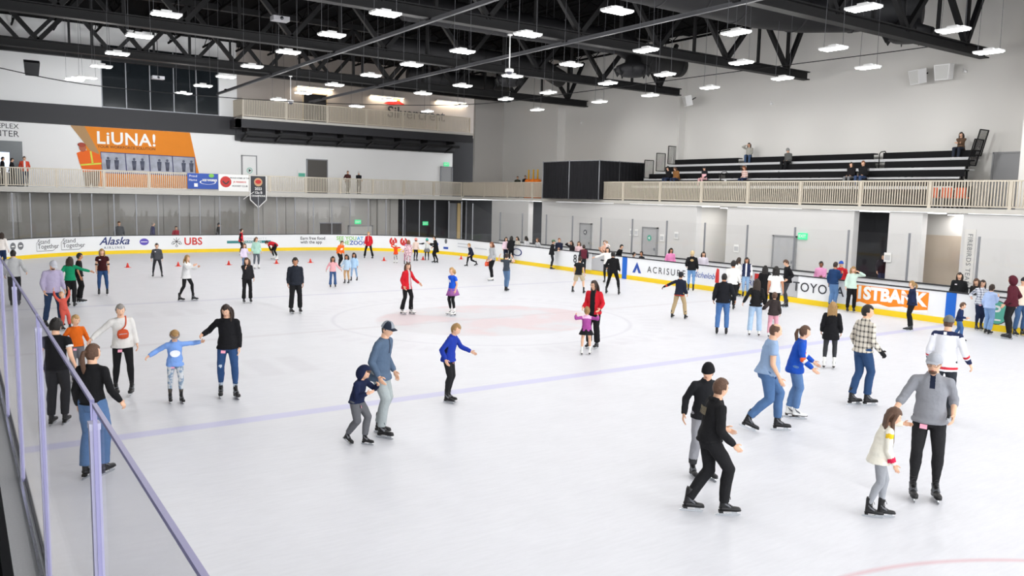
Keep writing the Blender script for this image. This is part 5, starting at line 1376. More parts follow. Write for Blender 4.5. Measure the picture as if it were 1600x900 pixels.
            g = MB(); g.obox(q+fwd*.042+up*.01, (.13, .006, .01), Matrix((sd, fwd, up)).transposed()); g.build('zip', M['steel'], bg_)
        if kd == 'handbag':
            q = wr[e[2]]+Vector((0, .02, -.22)); g = MB(); g.tube([q+Vector((0,0,.1)), q, q-Vector((0,0,.1))], [(.11, .04), (.14, .06), (.12, .05)], 12, side=(0,1,0)); bg_ = g.build('handbag', M_(e[1]), root)
            g = MB(); g.tube([q+Vector((0,-.08,.09)), wr[e[2]]+Vector((0,-.03,-.02)), wr[e[2]]+Vector((0,.05,-.02)), q+Vector((0,.08,.09))], .008, 6); g.build('handle', M_(e[1]), bg_)
        if kd == 'glasses':
            g = MB()
            for sx in (-1, 1):
                g.tube([W((sx*.14+.1*math.cos(a__), .385, .02+.075*math.sin(a__))) for a__ in [x_*PI/5 for x_ in range(11)]], .0025, 5); g.tube([W((sx*.24, .38, .03)), W((sx*.34, .0, .04))], .0025, 5)
            g.tube([W((-.04, .39, .03)), W((.04, .39, .03))], .0025, 5); g.build('glasses', M['black'], root)
        if kd == 'beard':
            g = MB(); g.ell(W((0, .2, -.37)), (.19*hh, .165*hh, .12*hh), RH, 14, 8); g.build('beard', HAIR[e[1]], root)
        if kd == 'print':       # e: colour, side, width, height, t, front/back, kind
            _, col_, lat, w_, h_, t_, sg = e[:7]; r_ = .078*H*bw+thick+.012
            q = tp(t_); n_ = fwd*sg; s2 = sd*sg; g = MB(); txt = e[7] if len(e) > 7 else None
            vf = text_mesh(txt, h_, bold=.01) if txt else disc(.5*h_, sx=w_/h_) if len(e) > 8 else rect(w_, h_)
            if sg > 0: s2 = -sd
            g.add([q+s2*(a_-lat)*1.0+up*b_+n_*(r_*math.sqrt(max(.2, 1-((a_-lat)/(.13*H))**2))) for a_, b_ in vf[0]], vf[1]); g.build('chest_print' if sg > 0 else 'back_print', M_(col_), root, fix=False)
        if kd == 'glove':
            for i in e[1]:
                g = MB(); hand_geo(g, wr[i], fd[i], Vector(-sd if i == 1 else sd), H*.118, side=(1 if i == 1 else -1), curl=.5); g.capsule(wr[i]-fd[i]*.05, wr[i]+fd[i]*.02, H*.024, H*.022); g.build('glove', M_(e[2]), root)
        if kd == 'phone':
            i = e[1]; g = MB(); g.obox(wr[i]+fd[i]*H*.06+Vector((0,0,.03)), (.075, .01, .14), Matrix((sd, fwd, up)).transposed()); tag(g.build('phone', M['black'], root))
        if kd == 'kneepad':
            for i in (0, 1):
                g = MB(); g.ell(el[i], (.045, .045, .06), None, 10, 8); g.build('elbow_pad', M['black'], root)
        if kd == 'scarfhair':
            pass
    return dict(root=root, wr=wr, hc=hc, P=P, rz=rz)
# ------------------------------------------------------------------ the skaters, near to far
Pn = person
# right foreground
Pn('man in grey zip jacket and grey cap leading a girl by the hand', (1444, 779), 0, 1.84, b=1.08, feet=[(-.12, -.02, 0, 14), (.14, .08, 0, 10)], top=('jacket', '#8b8d93', dict(zones=[('front', '#1d2438', -.016, .016, .72, 1.1)], sleeve=1.35, hem=-.12)), bot=('slim', '#252527'), hair=('short', 'brown'), hat=('cap', '#a3a6ad'),
   arms=['pocket', (.42, .42, -.78)], nod=7, look=8, extra=[('sticker', 1), ('beard', 'brown'), ('glasses',)], lean=3)
Pn('long haired girl in white sweater with yellow and red patches holding a man\'s hand', (1361, 805), 105, 1.33, fem=True, feet=[(.02, .12, 0, 0), (.06, -.03, 0, -8)], top=('sweater', '#ece8da', dict(hem=-.2, flare=1.1, zones=[('R', '#d6284f', 1.45, 1.78), ('R', '#e8c02a', .05, .3), ('front', '#e8c02a', .0, .06, .05, .2)])), bot=('leggings', '#9b9ea3'), hair=('long', 'brown', 2.5),
   arms=[(.25, .6, .25), (.1, .3, -.88)], lean=16, look=10, nod=10)
Pn('man seen from behind in white hockey jersey with navy shoulders and grey cap', (1468, 655), 168, 1.78, b=1.2, feet=[(-.12, 0), (.12, .1)], top=('hoodie', '#e6e7ec', dict(name='hockey_jersey', hem=-.3, zones=[('yoke', '#232b4d', .86, .12), ('sleeves', '#c8303c', 1.28, 1.45), ('sleeves', '#232b4d', 1.55, 2.2), ('band', '#c8303c', -.24, -.16)])), hood='none', bot=('jeans', 'j#2e3238'), hair=('short', 'brown'), hat=('cap', '#6a6b6a'),
   arms=['relax', (.36, .1, -.86)], extra=[('print', '#ffffff', 0, .05, .05, .93, -1)])
Pn('young man in cream and black plaid shirt with jeans and black gloves', (1342, 633), 128, 1.84, feet=[(-.04, -.12, 0, 0), (.06, .14, 0, -4)], top=('shirt', 'plaid_cream', dict(hem=-.16)), bot=('jeans', 'j#2f4a70'), hair=('short', 'black'), arms=['relax', (.12, .34, -.84)], look=35, extra=[('glove', (1,), '#1c1c1e')], lean=3)
# pair at centre right
Pn('teenage boy in black hoodie and black trousers gliding in the right foreground', (1110, 803), 112, 1.66, b=1.05, feet=[(-.06, -.26, .02, 0, 6), (.06, .16, 0, -6)], crouch=.03, top=('hoodie', '#1c1c1e'), bot=('pants', '#1f1f21'), hair=('short', 'brown'), arms=[(.1, .5, -.62), (.14, .38, -.78)], lean=10, look=-12, nod=4,
   extra=[('print', '#6e6654', .0, .2, .11, .68, -1, 'EST')], rz=None)
Pn('boy in black cap and black jacket half hidden behind the boy in the black hoodie', (1098, 748), 20, 1.55, feet=[(-.1, 0, 0, 10), (.12, -.08, 0, 0)], top=('jacket', '#1f2023'), bot=('joggers', '#9a9ba0', dict(zones=[('below', '#3a3a3c', .17)])), hair=('short', 'dark'), hat=('beanie', '#18181a'), arms=['relax', (.3, .1, -.85)], lean=8, look=40, nod=8)
Pn('heavy set man in light blue tee and jeans striding to the right', (1192, 673), 100, 1.80, b=1.32, feet=[(-.08, .26, 0, 0), (.08, -.30, .05, 0, 22)], crouch=.03, top=('tee', '#8ea6c6', dict(belly=.02, hem=-.14)), bot=('jeans', 'j#4f6e98'), hair=('thin', 'brown'), arms=[(.15, .2, -.85), (.12, .28, -.9)], lean=9, nod=6)
Pn('skater in blue hockey jersey with orange and white sleeve stripes and white skates', (1238, 652), 95, 1.6, feet=[(0, -.05), (.08, .06)], top=('hoodie', '#1c4cae', dict(name='hockey_jersey', hem=-.25, zones=[('sleeves', '#e8663a', .95, 1.12), ('sleeves', '#eef0f4', 1.12, 1.3)])), hood='none', bot=('jeans', 'j#5a7aa6'), hair=('pony', 'brown'), sk='w', arms=[(.2, .62, -.62), (.2, .5, -.7)], lean=14)
# centre
Pn('man in slate blue quarter zip fleece and two tone cap beside a hooded child', (590, 680), 62, 1.78, b=1.1, feet=[(-.12, -.02, 0, -8), (.1, .14, 0, -8)], shift=(0, -.02), crouch=.02, top=('sweater', '#53657c', dict(name='fleece_pullover', hem=-.24, flare=1.04, zones=[('front', '#2b3446', -.012, .012, .6, 1.1)])), bot=('pants', '#a1a9aa'), hair=('short', 'dark'), hat=('cap', '#8f949c', '#242a38', 'front', '#242a38'), arms=[(.1, .22, -.88), (.12, .2, -.86)], lean=12, nod=12, look=12)
Pn('hooded child in navy hoodie and grey trousers pressed against a man\'s side', (557, 693), 58, 1.22, feet=[(-.02, .15, 0, 0), (.04, -.16, .03, -12, 24)], crouch=.04, top=('hoodie', '#1b2340'), hood='up', bot=('joggers', '#5f6064'), hair=('short', 'brown'), arms=[(.0, .62, .1), (-.1, .5, -.2)], lean=18, nod=20, extra=[('sticker', 1, 30)])
Pn('blond boy in royal blue zip top and black trousers, arms spread', (699, 628), 70, 1.42, feet=[(-.05, .02, 0, -10), (.06, .02, .0, -20)], top=('jacket', '#20389a', dict(zones=[('backz', '#151d3c', -.12, .12, .1, .9)])), bot=('slim', '#202022'), hair=('short', 'sandy'), arms=[(.3, .72, -.42), (.28, .05, -.8)], lean=16, nod=14, look=5, extra=[('sticker', 1, 40)])
Pn('woman in black hoodie and ripped blue jeans holding a child\'s hand', (353, 622), -8, 1.66, fem=True, b=1.05, feet=[(-.18, .03, .0, 24), (.1, -.1, 0, 6)], top=('hoodie', '#17171a'), bot=('slim', 'j#2f4c78', dict(zones=[('spot', '#c8d4e0', 1, .02, .022), ('spot', '#c8d4e0', 0, .13, .02), ('below', '#b9c3cf', .17)])), hair=('long', 'dark', 1.0), arms=['down', (.5, .25, -.42)], nod=18, look=14, extra=[('sticker', 1)])
Pn('child in light blue hoodie, grey headband and tie dye leggings, arms out', (276, 629), 3, 1.28, fem=True, feet=[(-.08, .05, 0, 12), (.1, -.05, 0, 0)], top=('hoodie', '#7aa0de', dict(hem=-.2)), bot=('leggings', 'tie_dye', dict(zones=[('below', '#55504a', .2)])), hair=('short', 'sandy'), hat=('headband', '#8a8078'), arms=[(.82, .15, .12), (.78, .15, -.42)], nod=30, lean=10, extra=[('sticker', 1), ('print', '#f0f3f8', 0, .17, .13, .5, 1, None, 'd')])
Pn('woman in cream sweater with rust shoulder bag and black leggings', (190, 617), 6, 1.62, fem=True, b=1.1, feet=[(-.16, .12, .02, -18), (.08, -.1, 0, 4)], top=('sweater', '#d9d7d3', dict(hem=-.2, flare=1.08)), bot=('leggings', '#1c1c1e'), hair=('short', 'grey'), arms=['relax', (.72, .2, -.52)], nod=10, lside=3, extra=[('bag', '#c2502f'), ('sticker', 1)])
Pn('blond child in long sleeved orange top and grey trousers', (122, 596), 8, 1.26, fem=True, feet=[(-.06, .05), (.08, 0)], top=('sweater', '#d9671c', dict(hem=-.06)), bot=('pants', '#6f6f74'), hair=('bun', 'blond'), arms=[(.3, .15, -.75), (.3, .22, -.6)], nod=6, look=-20, extra=[('sticker', 1)])
Pn('woman with brown ponytail in black fitted top and jeans behind the near glass', (146, 745), 150, 1.68, fem=True, feet=[(-.06, -.05, 0, 0), (.1, .1, 0, -10)], top=('tight', '#161618', dict(hem=-.02)), bot=('wide', 'j#54719a'), hair=('pony', 'brown', 1.5), arms=['down', (.3, .22, -.84)], look=28, lean=4)
Pn('curly haired person in black tee seen from behind through the near glass', (90, 664), 160, 1.62, b=1.1, feet=[(-.08, 0), (.1, .06)], top=('tee', '#17171a', dict(hem=-.12, zones=[('sleeves', '#d8d8da', .38, .6)])), bot=('pants', '#2a2a2d'), hair=('curly', 'black'), arms=['relax', 'relax'], nod=12)
# left middle
Pn('man in lilac quarter zip pullover and light cap bending over a toddler', (80, 512), 18, 1.76, b=1.2, feet=[(-.26, .0, 0, 0), (.12, -.02, 0, 0)], top=('sweater', '#a9a1bc', dict(hem=-.18)), bot=('jeans', 'j#273a58'), hair=('short', 'dark'), hat=('cap', '#b9bac2'), arms=[(.12, .3, -.82), (.12, .3, -.82)], lean=12, nod=32, extra=[('beard', 'dark')])
Pn('toddler in coral red outfit with both arms held up', (99, 515), 25, .96, feet=[(-.12, .12, 0, 0), (.06, .1, 0, 0)], top=('sweater', '#c5564a', dict(hem=-.1)), bot=('joggers', '#c5564a'), hair=('short', 'blond'), arms=[(.35, -.05, .9), (.35, -.05, .9)], lean=-14, nod=-30, skin='l', shift=(0, -.1))
Pn('woman with long dark hair in green sweater and black trousers reaching out one arm', (112, 480), 165, 1.52, fem=True, feet=[(-.1, 0), (.07, .06)], top=('sweater', '#14895f', dict(hem=-.1)), bot=('pants', '#1b1b1d'), hair=('long', 'dark', 1.0), arms=[(.3, .05, -.8), (.92, .12, -.32)], skin='m')
Pn('dark haired man half hidden behind the woman in green', (124, 473), 95, 1.56, feet=[(-.07, 0), (.07, .05)], top=('tee', '#1a1a1c'), bot=('pants', '#18181a'), hair=('short', 'black'), skin='m')
Pn('woman in maroon tee and jeans with black elbow pads', (161, 461), -2, 1.57, fem=True, b=1.08, feet=[(-.14, -.02, 0, 0), (.12, .02, 0, 0)], top=('tee', '#3a1519', dict(hem=-.12)), bot=('slim', 'j#2d4a76'), hair=('long', 'sandy', .8), arms=['down', 'down'], extra=[('badge',), ('kneepad',)])
Pn('child in dark grey shirt and leggings skating near the far boards', (246, 433), 0, 1.4, feet=[(-.18, .05, 0, 10), (.17, -.05, 0, -10)], top=('sweater', '#4a4b50', dict(hem=-.14)), bot=('leggings', '#2c2c30'), hair=('short', 'black'), arms=['relax', (.2, .1, -.86)], extra=[('badge',)])
Pn('girl in white hoodie and black leggings pointing to the right', (292, 470), 62, 1.52, fem=True, feet=[(-.16, .16, 0, 0), (.12, -.18, 0, 0)], top=('hoodie', '#dedede', dict(hem=-.34, flare=1.1)), bot=('leggings', '#1d1d1f', dict(crop=.9)), hair=('long', 'sandy', 1.0), arms=[(.05, .72, -.15), (.05, .74, .0)], lean=6)
Pn('young man with curly black hair in charcoal shirt and black trousers', (463, 489), 5, 1.66, b=1.12, feet=[(-.12, -.02, 0, 6), (.16, .03, 0, 20)], top=('shirt', '#232730', dict(hem=-.2, flare=1.05)), bot=('wide', '#1c1c1e'), hair=('curly', 'black'), arms=['down', 'down'], skin='m')
Pn('girl in black leather jacket and flared black trousers', (386, 473), 10, 1.47, fem=True, feet=[(-.12, .0), (.11, .03)], top=('jacket', '#232326', dict(hem=-.14)), bot=('flare', '#1b1b1d'), hair=('long', 'brown', .8), arms=['relax', (-.15, .35, -.1)], look=30)
Pn('girl in pale lilac sweater partly behind the girl in the leather jacket', (382, 424), 25, 1.26, fem=True, feet=[(-.07, 0), (.07, .03)], top=('sweater', '#dcd0e6', dict(hem=-.2)), bot=('slim', 'j#5f7896'), hair=('long', 'brown', .6), arms=[(.3, .3, -.5), 'relax'])
Pn('girl in mint hoodie and white skates', (401, 420), 15, 1.48, fem=True, feet=[(-.1, .0), (.12, .03)], top=('hoodie', '#a9cfc0', dict(hem=-.3)), bot=('leggings', '#5b6068'), hair=('pony', 'brown'), sk='w', arms=['relax', 'relax'], look=-30)
Pn('coach in red vest over black sleeves standing by the far boards', (377, 399), 80, 1.5, fem=True, feet=[(-.07, -.03), (.07, .05)], top=('jacket', '#c3202c', dict(zones=[('sleeves', '#1c1c1e', 0, 3)])), bot=('wide', '#19191b'), hair=('bun', 'dark'), sk='w', arms=['relax', 'relax'])
Pn('coach in red jacket bending down to touch the ice', (430, 406), -60, 1.55, fem=True, feet=[(-.35, .1, 0, 0), (.35, -.1, 0, 0)], crouch=.06, top=('jacket', '#b8202c', dict(zones=[('sleeves', '#1c1c1e', .7, 3)])), bot=('slim', '#1b1b1d'), hair=('bun', 'dark'), sk='w', arms=[(.05, .1, -.98), (.1, .6, -.8)], lean=92, nod=30)
Pn('girl in pink sweater and flared jeans holding a friend\'s hand', (520, 449), 5, 1.2, fem=True, feet=[(-.1, 0), (.1, .04)], top=('sweater', '#e3a9ae', dict(hem=-.14)), bot=('flare', 'j#3f5a86'), hair=('long', 'black', .9), arms=[(.55, .1, -.7), (.4, .1, -.75)], skin='m', lean=6)
Pn('girl in pale blue dress with dark hair between the pink and blue girls', (542, 443), -20, 1.17, fem=True, feet=[(-.08, 0), (.08, .04)], top=('sweater', '#b7cfe4', dict(hem=-.3, flare=1.2)), bot=('leggings', '#c29a6e'), hair=('long', 'black', .7), arms=['relax', (.4, .2, -.7)], skin='m')
Pn('girl in light blue jacket and dress at the right of three girls', (552, 439), -15, 1.18, fem=True, feet=[(-.14, -.1), (.08, .04)], top=('jacket', '#a9c8e6', dict(hem=-.3, flare=1.2)), bot=('leggings', '#8fa9c8'), hair=('long', 'black', .8), arms=['relax', 'relax'], skin='m', lean=6)
Pn('boy in orange hoodie bending forward behind three girls', (530, 418), 40, 1.42, feet=[(-.08, -.05), (.1, .12)], crouch=.06, top=('hoodie', '#ee6a22'), bot=('slim', '#1c1c1e'), hair=('short', 'brown'), arms=['relax', (.1, .4, -.6)], lean=30, extra=[('print', '#f4e6dc', 0, .16, .12, .6, 1)])
Pn('blond coach in red jacket standing before the far boards', (576, 404), -12, 1.52, fem=True, feet=[(-.24, .03, 0, -8), (.24, .0, 0, 8)], top=('jacket', '#c21f2c', dict(hem=-.3, zones=[('front', '#c8c6c4', -.012, .012, .3, 1.1)])), bot=('flare', '#18181a'), hair=('short', 'blond'), arms=['relax', 'relax'])
Pn('small child in bright orange coat and white helmet lifting both hands', (619, 411), -20, 1.02, feet=[(-.05, 0), (.1, .03)], top=('hoodie', '#f0521e', dict(hem=-.4, flare=1.1)), bot=('leggings', 'stripe_sock'), hair=('short', 'blond'), hat=('helmet', '#e3e3e3'), arms=[(.25, .45, .2), (.3, .1, .7)], sk='w')
Pn('child with brown hair in pale pink patterned coat', (638, 416), 175, 1.33, fem=True, feet=[(-.08, 0), (.08, .03)], top=('coat', 'pink_print', dict(hem=-.5, flare=1.15)), bot=('leggings', 'pink_print'), hair=('long', 'red', .5), arms=['relax', 'relax'])
Pn('small child with lilac helmet beside the girl in the pink coat', (634, 413), 170, 1.02, fem=True, feet=[(-.07, 0), (.07, .03)], top=('puffer', '#e6cdd6'), bot=('leggings', '#b77a90'), hair=('short', 'brown'), hat=('helmet', '#b48ad0'), arms=['out', 'relax'])
Pn('child with salmon helmet and cream jacket', (649, 408), 150, 1.25, feet=[(-.07, 0), (.08, .03)], top=('jacket', '#ddc7bb'), bot=('leggings', '#1c1d28'), hair=('short', 'brown'), hat=('helmet', '#ee8d84'), arms=['relax', 'relax'])
Pn('child with teal helmet, grey skirt and dark arms spread', (667, 407), 180, 1.22, fem=True, feet=[(-.09, 0), (.09, .03)], top=('tee', '#c9ccc8', dict(sleeve=2, zones=[('sleeves', '#2a2b30', .3, 3)])), bot=('leggings', '#1b1b1e', dict(skirt=('#6d7077', .2))), hair=('short', 'brown'), hat=('helmet', '#45b8a8'), arms=['wide', 'out'])
Pn('woman all in black stretching one arm over a child with a pink hat', (682, 411), -70, 1.48, fem=True, feet=[(-.08, 0), (.1, .1)], crouch=.03, top=('coat', '#151517', dict(hem=-.55, flare=1.1)), bot=('slim', '#19191b'), hair=('short', 'black'), arms=[(.1, .85, -.05), (.2, .2, -.7)], lean=12)
Pn('boy in navy jacket and black trousers pushing off into a stride', (736, 416), -62, 1.36, feet=[(-.1, .32, 0, 0), (.12, -.42, .03, 0, 20)], crouch=.08, top=('jacket', '#1e2336', dict(hem=-.3)), bot=('slim', '#1c1c20'), hair=('short', 'sandy'), arms=[(.1, .4, -.7), 'relax'], lean=24)
Pn('woman in open red jacket looking right at the girl in blue', (635, 491), 48, 1.58, fem=True, feet=[(-.12, .1, 0, 0), (.1, -.08, 0, 0)], top=('jacket', '#c11f2a', dict(hem=-.26, zones=[('front', '#b9b7ba', -.026, .026, -.3, 1.1)])), bot=('flare', '#1a1a1c'), hair=('bob', 'brown'), sk='w', arms=[(.35, .5, -.7), 'relax'], look=30)
Pn('girl with curly blond ponytail in royal blue tee, purple skirt and black leggings', (706, 493), -50, 1.46, fem=True, feet=[(-.13, .03, 0, 0), (.13, -.03, 0, 0)], top=('tee', '#2158cf', dict(hem=-.14, flare=1.05)), bot=('leggings', '#1b1b1d', dict(skirt=('#9a5f9e', .17))), hair=('pony', 'blond', .7), sk='w', arms=['down', (.1, -.15, -.88)], extra=[('print', '#eef2fb', 0, .13, .15, .62, 1, 'm')])
Pn('woman in grey sweater with orange handbag and white skates', (769, 439), -60, 1.68, fem=True, feet=[(-.06, .08), (.08, -.03)], top=('sweater', '#a6a8ab', dict(hem=-.1)), bot=('pants', '#18181a'), hair=('long', 'red', .5), sk='w', arms=[(.1, .3, -.8), 'relax'], extra=[('handbag', '#ef6446', 1)])
Pn('person in black coat leaning close to the right boards beside a dark haired woman', (798, 408), 175, 1.5, fem=True, feet=[(-.08, 0), (.1, .05)], top=('coat', '#17171a', dict(hem=-.3)), bot=('slim', '#17171a'), hair=('long', 'black', .6), sk='w', arms=['relax', 'hold'])
Pn('dark haired woman in pale pink top by the boards near the badge', (790, 405), 20, 1.42, fem=True, feet=[(-.08, 0), (.1, .05)], top=('sweater', '#dfc6d2', dict(hem=-.1)), bot=('slim', '#1c2133'), hair=('long', 'black', .8), arms=['relax', 'relax'])
Pn('woman in dark grey tee and jeans with hands at the back of her head', (791, 455), 150, 1.46, fem=True, feet=[(-.06, .05), (.06, -.05)], top=('tee', '#3f464f', dict(hem=-.06)), bot=('jeans', 'j#5a7698'), hair=('bun', 'dark'), arms=[(.35, -.1, .42), (.35, -.1, .42)], lean=-3, nod=14)
Pn('person in green cap and black jacket leaning on the right boards', (861, 419), 95, 1.55, feet=[(-.05, .05), (.06, .0)], top=('jacket', '#1c1c1f', dict(hem=-.2)), bot=('slim', '#26272a'), hair=('short', 'brown'), hat=('cap', '#4d6a50'), sk='s', arms=['lean', 'lean'], lean=8)
Pn('skater in burgundy vest standing at the boards by the grey gate', (911, 428), 185, 1.4, feet=[(-.08, 0), (.08, .03)], top=('puffer', '#5c2430', dict(zones=[('sleeves', '#20222a', 0, 3)])), bot=('slim', '#25262b'), hair=('bun', 'dark'), arms=['relax', 'relax'])
Pn('boy in black tee and khaki shorts seen from behind', (907, 459), 160, 1.46, feet=[(-.3, -.12, .03, 0, 8), (.1, .1)], crouch=.03, top=('tee', '#1b1c1f', dict(hem=-.2)), bot=('shorts', '#bcae92'), hair=('short', 'dark'), arms=['relax', 'relax'], lside=3)
Pn('person in white sweater stretching one arm toward the boy in black tee', (948, 442), -15, 1.55, feet=[(-.08, 0), (.1, .03)], top=('sweater', '#e8e6e2', dict(hem=-.14)), bot=('slim', '#1d1d1f'), hair=('long', 'dark', .6), arms=['relax', (.88, .15, -.35)])
Pn('person all in black striding toward the grey gate', (955, 460), 170, 1.68, feet=[(-.22, .1, 0, 0), (.32, -.1, 0, 0)], crouch=.02, top=('jacket', '#141416', dict(hem=-.2)), bot=('slim', '#141416'), hair=('bun', 'black'), arms=[(.3, .5, -.5), 'relax'], lean=10, lside=-6)
Pn('woman with glasses in open red jacket guiding a small girl in purple', (924, 545), -22, 1.66, fem=True, b=1.12, feet=[(-.1, -.1, 0, 0), (.1, -.05, 0, 0)], top=('jacket', '#c01f2c', dict(hem=-.2, zones=[('front', '#1a1a1c', -.04, .04, -.3, 1.1)])), bot=('wide', '#1a1a1c'), hair=('long', 'dark', 1.0), arms=[(.12, .35, -.7), (.12, .35, -.7)], look=30, extra=[('glasses',)])
Pn('small girl in purple jacket with pink hood, black skirt and white skates', (915, 555), 180, 1.12, fem=True, feet=[(-.1, 0, 0, 8), (.1, .08, 0, -10)], top=('hoodie', '#a04a92', dict(hem=-.18, zones=[('backz', '#e9b9da', -.12, .12, .78, 1.2)])), bot=('skirt', '#1b1b1e'), hair=('bun', 'sandy'), sk='w', arms=[(.5, .2, .12), (.5, .2, .12)])
Pn('person in navy and orange jersey and khaki trousers with one arm out', (1060, 498), 160, 1.45, b=1.05, feet=[(-.22, 0, 0, 0), (.22, .03, 0, 0)], top=('hoodie', '#1f2434', dict(name='hockey_jersey', hem=-.22, zones=[('L', '#d2502e', 1.35, 1.7), ('band', '#c24a30', -.2, -.12)])), hood='down', bot=('pants', '#b09b78'), hair=('short', 'black'), hat=('beanie', '#26262a'), arms=[(.88, .1, -.45), 'relax'], extra=[('glove', (0,), '#1c1c1e')])
Pn('person with curly fair hair in black hoodie and light jeans at the boards', (1079, 455), 178, 1.62, feet=[(-.1, 0), (.1, .03)], top=('hoodie', '#19191b', dict(hem=-.14)), bot=('slim', 'j#6f97c4'), hair=('curly', 'pale'), arms=['hip', 'relax'], extra=[('print', '#b79b6c', 0, .14, .1, .7, -1, None, 'd')])
Pn('broad man in black jacket and blue jeans seen from behind, hands spread', (1127, 523), 178, 1.68, b=1.28, feet=[(-.13, 0, 0, 0), (.13, .03, 0, 0)], top=('jacket', '#1a1b20', dict(hem=-.14)), bot=('jeans', 'j#4a6fa2'), hair=('buzz', 'black'), arms=['relax', (.28, .12, -.82)], skin='m')
Pn('person in white sweater with black hair behind the broad man', (1142, 484), 172, 1.65, feet=[(-.08, 0), (.08, .03)], top=('sweater', '#e9e8e4', dict(hem=-.14)), bot=('pants', '#1c1c1e'), hair=('curly', 'black'), arms=['relax', 'relax'], skin='m')
Pn('long haired woman in white sweater facing the boards', (1150, 463), 120, 1.5, fem=True, feet=[(-.06, 0), (.06, .03)], top=('sweater', '#e7e5e1', dict(hem=-.12)), bot=('slim', '#1a1a1c'), hair=('long', 'dark', .9), arms=['relax', 'fold'], skin='m')
Pn('smiling woman in white sleeved navy vest and light jeans', (1164, 463), -5, 1.52, fem=True, feet=[(-.08, 0), (.08, .03)], top=('jacket', '#242c4c', dict(hem=-.14, zones=[('sleeves', '#e9e9ec', 0, 3), ('front', '#e9e9ec', -.016, .016, -.2, 1.1)])), bot=('slim', 'j#8fb0d4'), hair=('long', 'dark', .8), arms=['relax', 'relax'], skin='m')
Pn('woman with waist long dark hair, black top, pale jeans and white skates', (1178, 525), 180, 1.56, fem=True, feet=[(-.13, 0, 0, 0), (.13, .03, 0, 0)], top=('sweater', '#1a1a1c', dict(hem=-.14)), bot=('wide', 'j#a9c2dc'), hair=('long', 'dark', 2.0), sk='w', arms=[(.4, .05, -.8), (.2, .1, -.85)])
Pn('person with long black hair and black coat behind the woman in pale jeans', (1192, 484), 178, 1.5, fem=True, feet=[(-.08, 0), (.08, .03)], top=('coat', '#161618', dict(hem=-.6)), bot=('slim', '#161618'), hair=('long', 'black', 1.2), arms=['relax', 'out'])
Pn('woman with black hair and white tee seen from behind', (1208, 503), 178, 1.7, fem=True, feet=[(-.08, 0), (.08, .03)], top=('tee', '#ebeae6', dict(hem=-.12)), bot=('leggings', '#1a1a1c'), hair=('bob', 'black'), arms=['down', 'relax'], skin='m')
Pn('boy in black hoodie and dark grey trousers looking down at the gate', (1229, 481), -70, 1.68, feet=[(-.05, .1), (.07, .0)], top=('hoodie', '#19191c'), bot=('slim', '#3b3c40'), hair=('short', 'brown'), arms=['pocket', 'pocket'], nod=28, lean=4)
Pn('little girl in dark brown jacket and pink trousers holding a hand', (1206, 527), 175, 1.22, fem=True, feet=[(-.09, 0, 0, 0), (.1, .05, 0, 0)], top=('puffer', '#37302f', dict(hem=-.2)), bot=('pants', '#dfa3b0'), hair=('bun', 'brown'), sk='w', arms=[(.5, .05, -.6), 'relax'])
Pn('bearded man in navy sweater and jeans turned toward the boards', (1299, 479), 145, 1.64, feet=[(-.06, 0), (.08, .08)], top=('sweater', '#1f3a63', dict(hem=-.1)), bot=('jeans', 'j#5f82ae'), hair=('short', 'dark'), arms=['down', 'hold'], skin='m', extra=[('beard', 'dark')])
Pn('girl in pale mint sweater and black trousers with a hand at her face', (1329, 485), 10, 1.55, fem=True, feet=[(-.1, 0), (.12, .03)], top=('sweater', '#c3d8cd', dict(hem=-.16, flare=1.08)), bot=('pants', '#161618'), hair=('long', 'sandy', .6), arms=[(.05, .4, .3), 'relax'])
Pn('girl with long wavy fair hair, black coat, dark leggings and white skates', (1295, 576), 178, 1.48, fem=True, feet=[(-.11, 0, 0, 0), (.1, .06, 0, 0)], top=('coat', '#17171a', dict(hem=-.42, flare=1.08)), bot=('leggings', '#37383c'), hair=('long', 'sandy', 1.9), sk='w', arms=['relax', 'relax'])
Pn('girl in navy hoodie with sandy ponytail and crossed arms', (1422, 517), -75, 1.46, fem=True, feet=[(-.06, .06), (.06, -.02)], top=('hoodie', '#1c2642', dict(hem=-.16)), bot=('pants', '#1a1a1d'), hair=('pony', 'sandy', .8), arms=['fold', 'fold'])
Pn('small boy in navy hoodie and blue jeans walking toward the boards', (1496, 533), 85, 1.06, feet=[(-.06, -.08), (.06, .1)], top=('hoodie', '#1a2950', dict(hem=-.12)), bot=('jeans', 'j#3e5f8e'), hair=('short', 'brown'), arms=[(.2, .3, -.6), (.1, .55, -.45)], lean=8, nod=10)
Pn('woman in grey and white plaid shirt with arm around a friend', (1529, 514), 20, 1.5, fem=True, feet=[(-.06, .0), (.08, .03)], top=('shirt', 'plaid_grey', dict(hem=-.18)), bot=('slim', '#1d2740'), hair=('bob', 'dark'), arms=['relax', (.4, .2, -.5)], extra=[('sticker', 1), ('glasses',)])
Pn('girl in light blue hoodie and wide light jeans seen from the side', (1541, 522), 150, 1.44, fem=True, feet=[(-.08, .1), (.1, -.02)], top=('hoodie', '#a9bfe6', dict(hem=-.12)), bot=('wide', 'j#7f9fc8'), hair=('bun', 'dark'), arms=['relax', 'hold'])
Pn('person in maroon hoodie with the hood up and black trousers', (1578, 530), -110, 1.76, feet=[(-.1, .02), (.1, .08)], top=('hoodie', '#4f1d28', dict(hem=-.14)), hood='up', bot=('pants', '#19191b'), hair=('short', 'dark'), arms=['relax', 'pocket'], extra=[('badge',)])
Pn('man in cream sweater and dark cap against the right boards', (1590, 520), 30, 1.68, feet=[(-.14, 0), (.1, .03)], top=('sweater', '#dccfbe', dict(hem=-.14)), bot=('jeans', 'j#3d5a80'), hair=('short', 'dark'), hat=('cap', '#2d2d31'), arms=['relax', 'relax'])
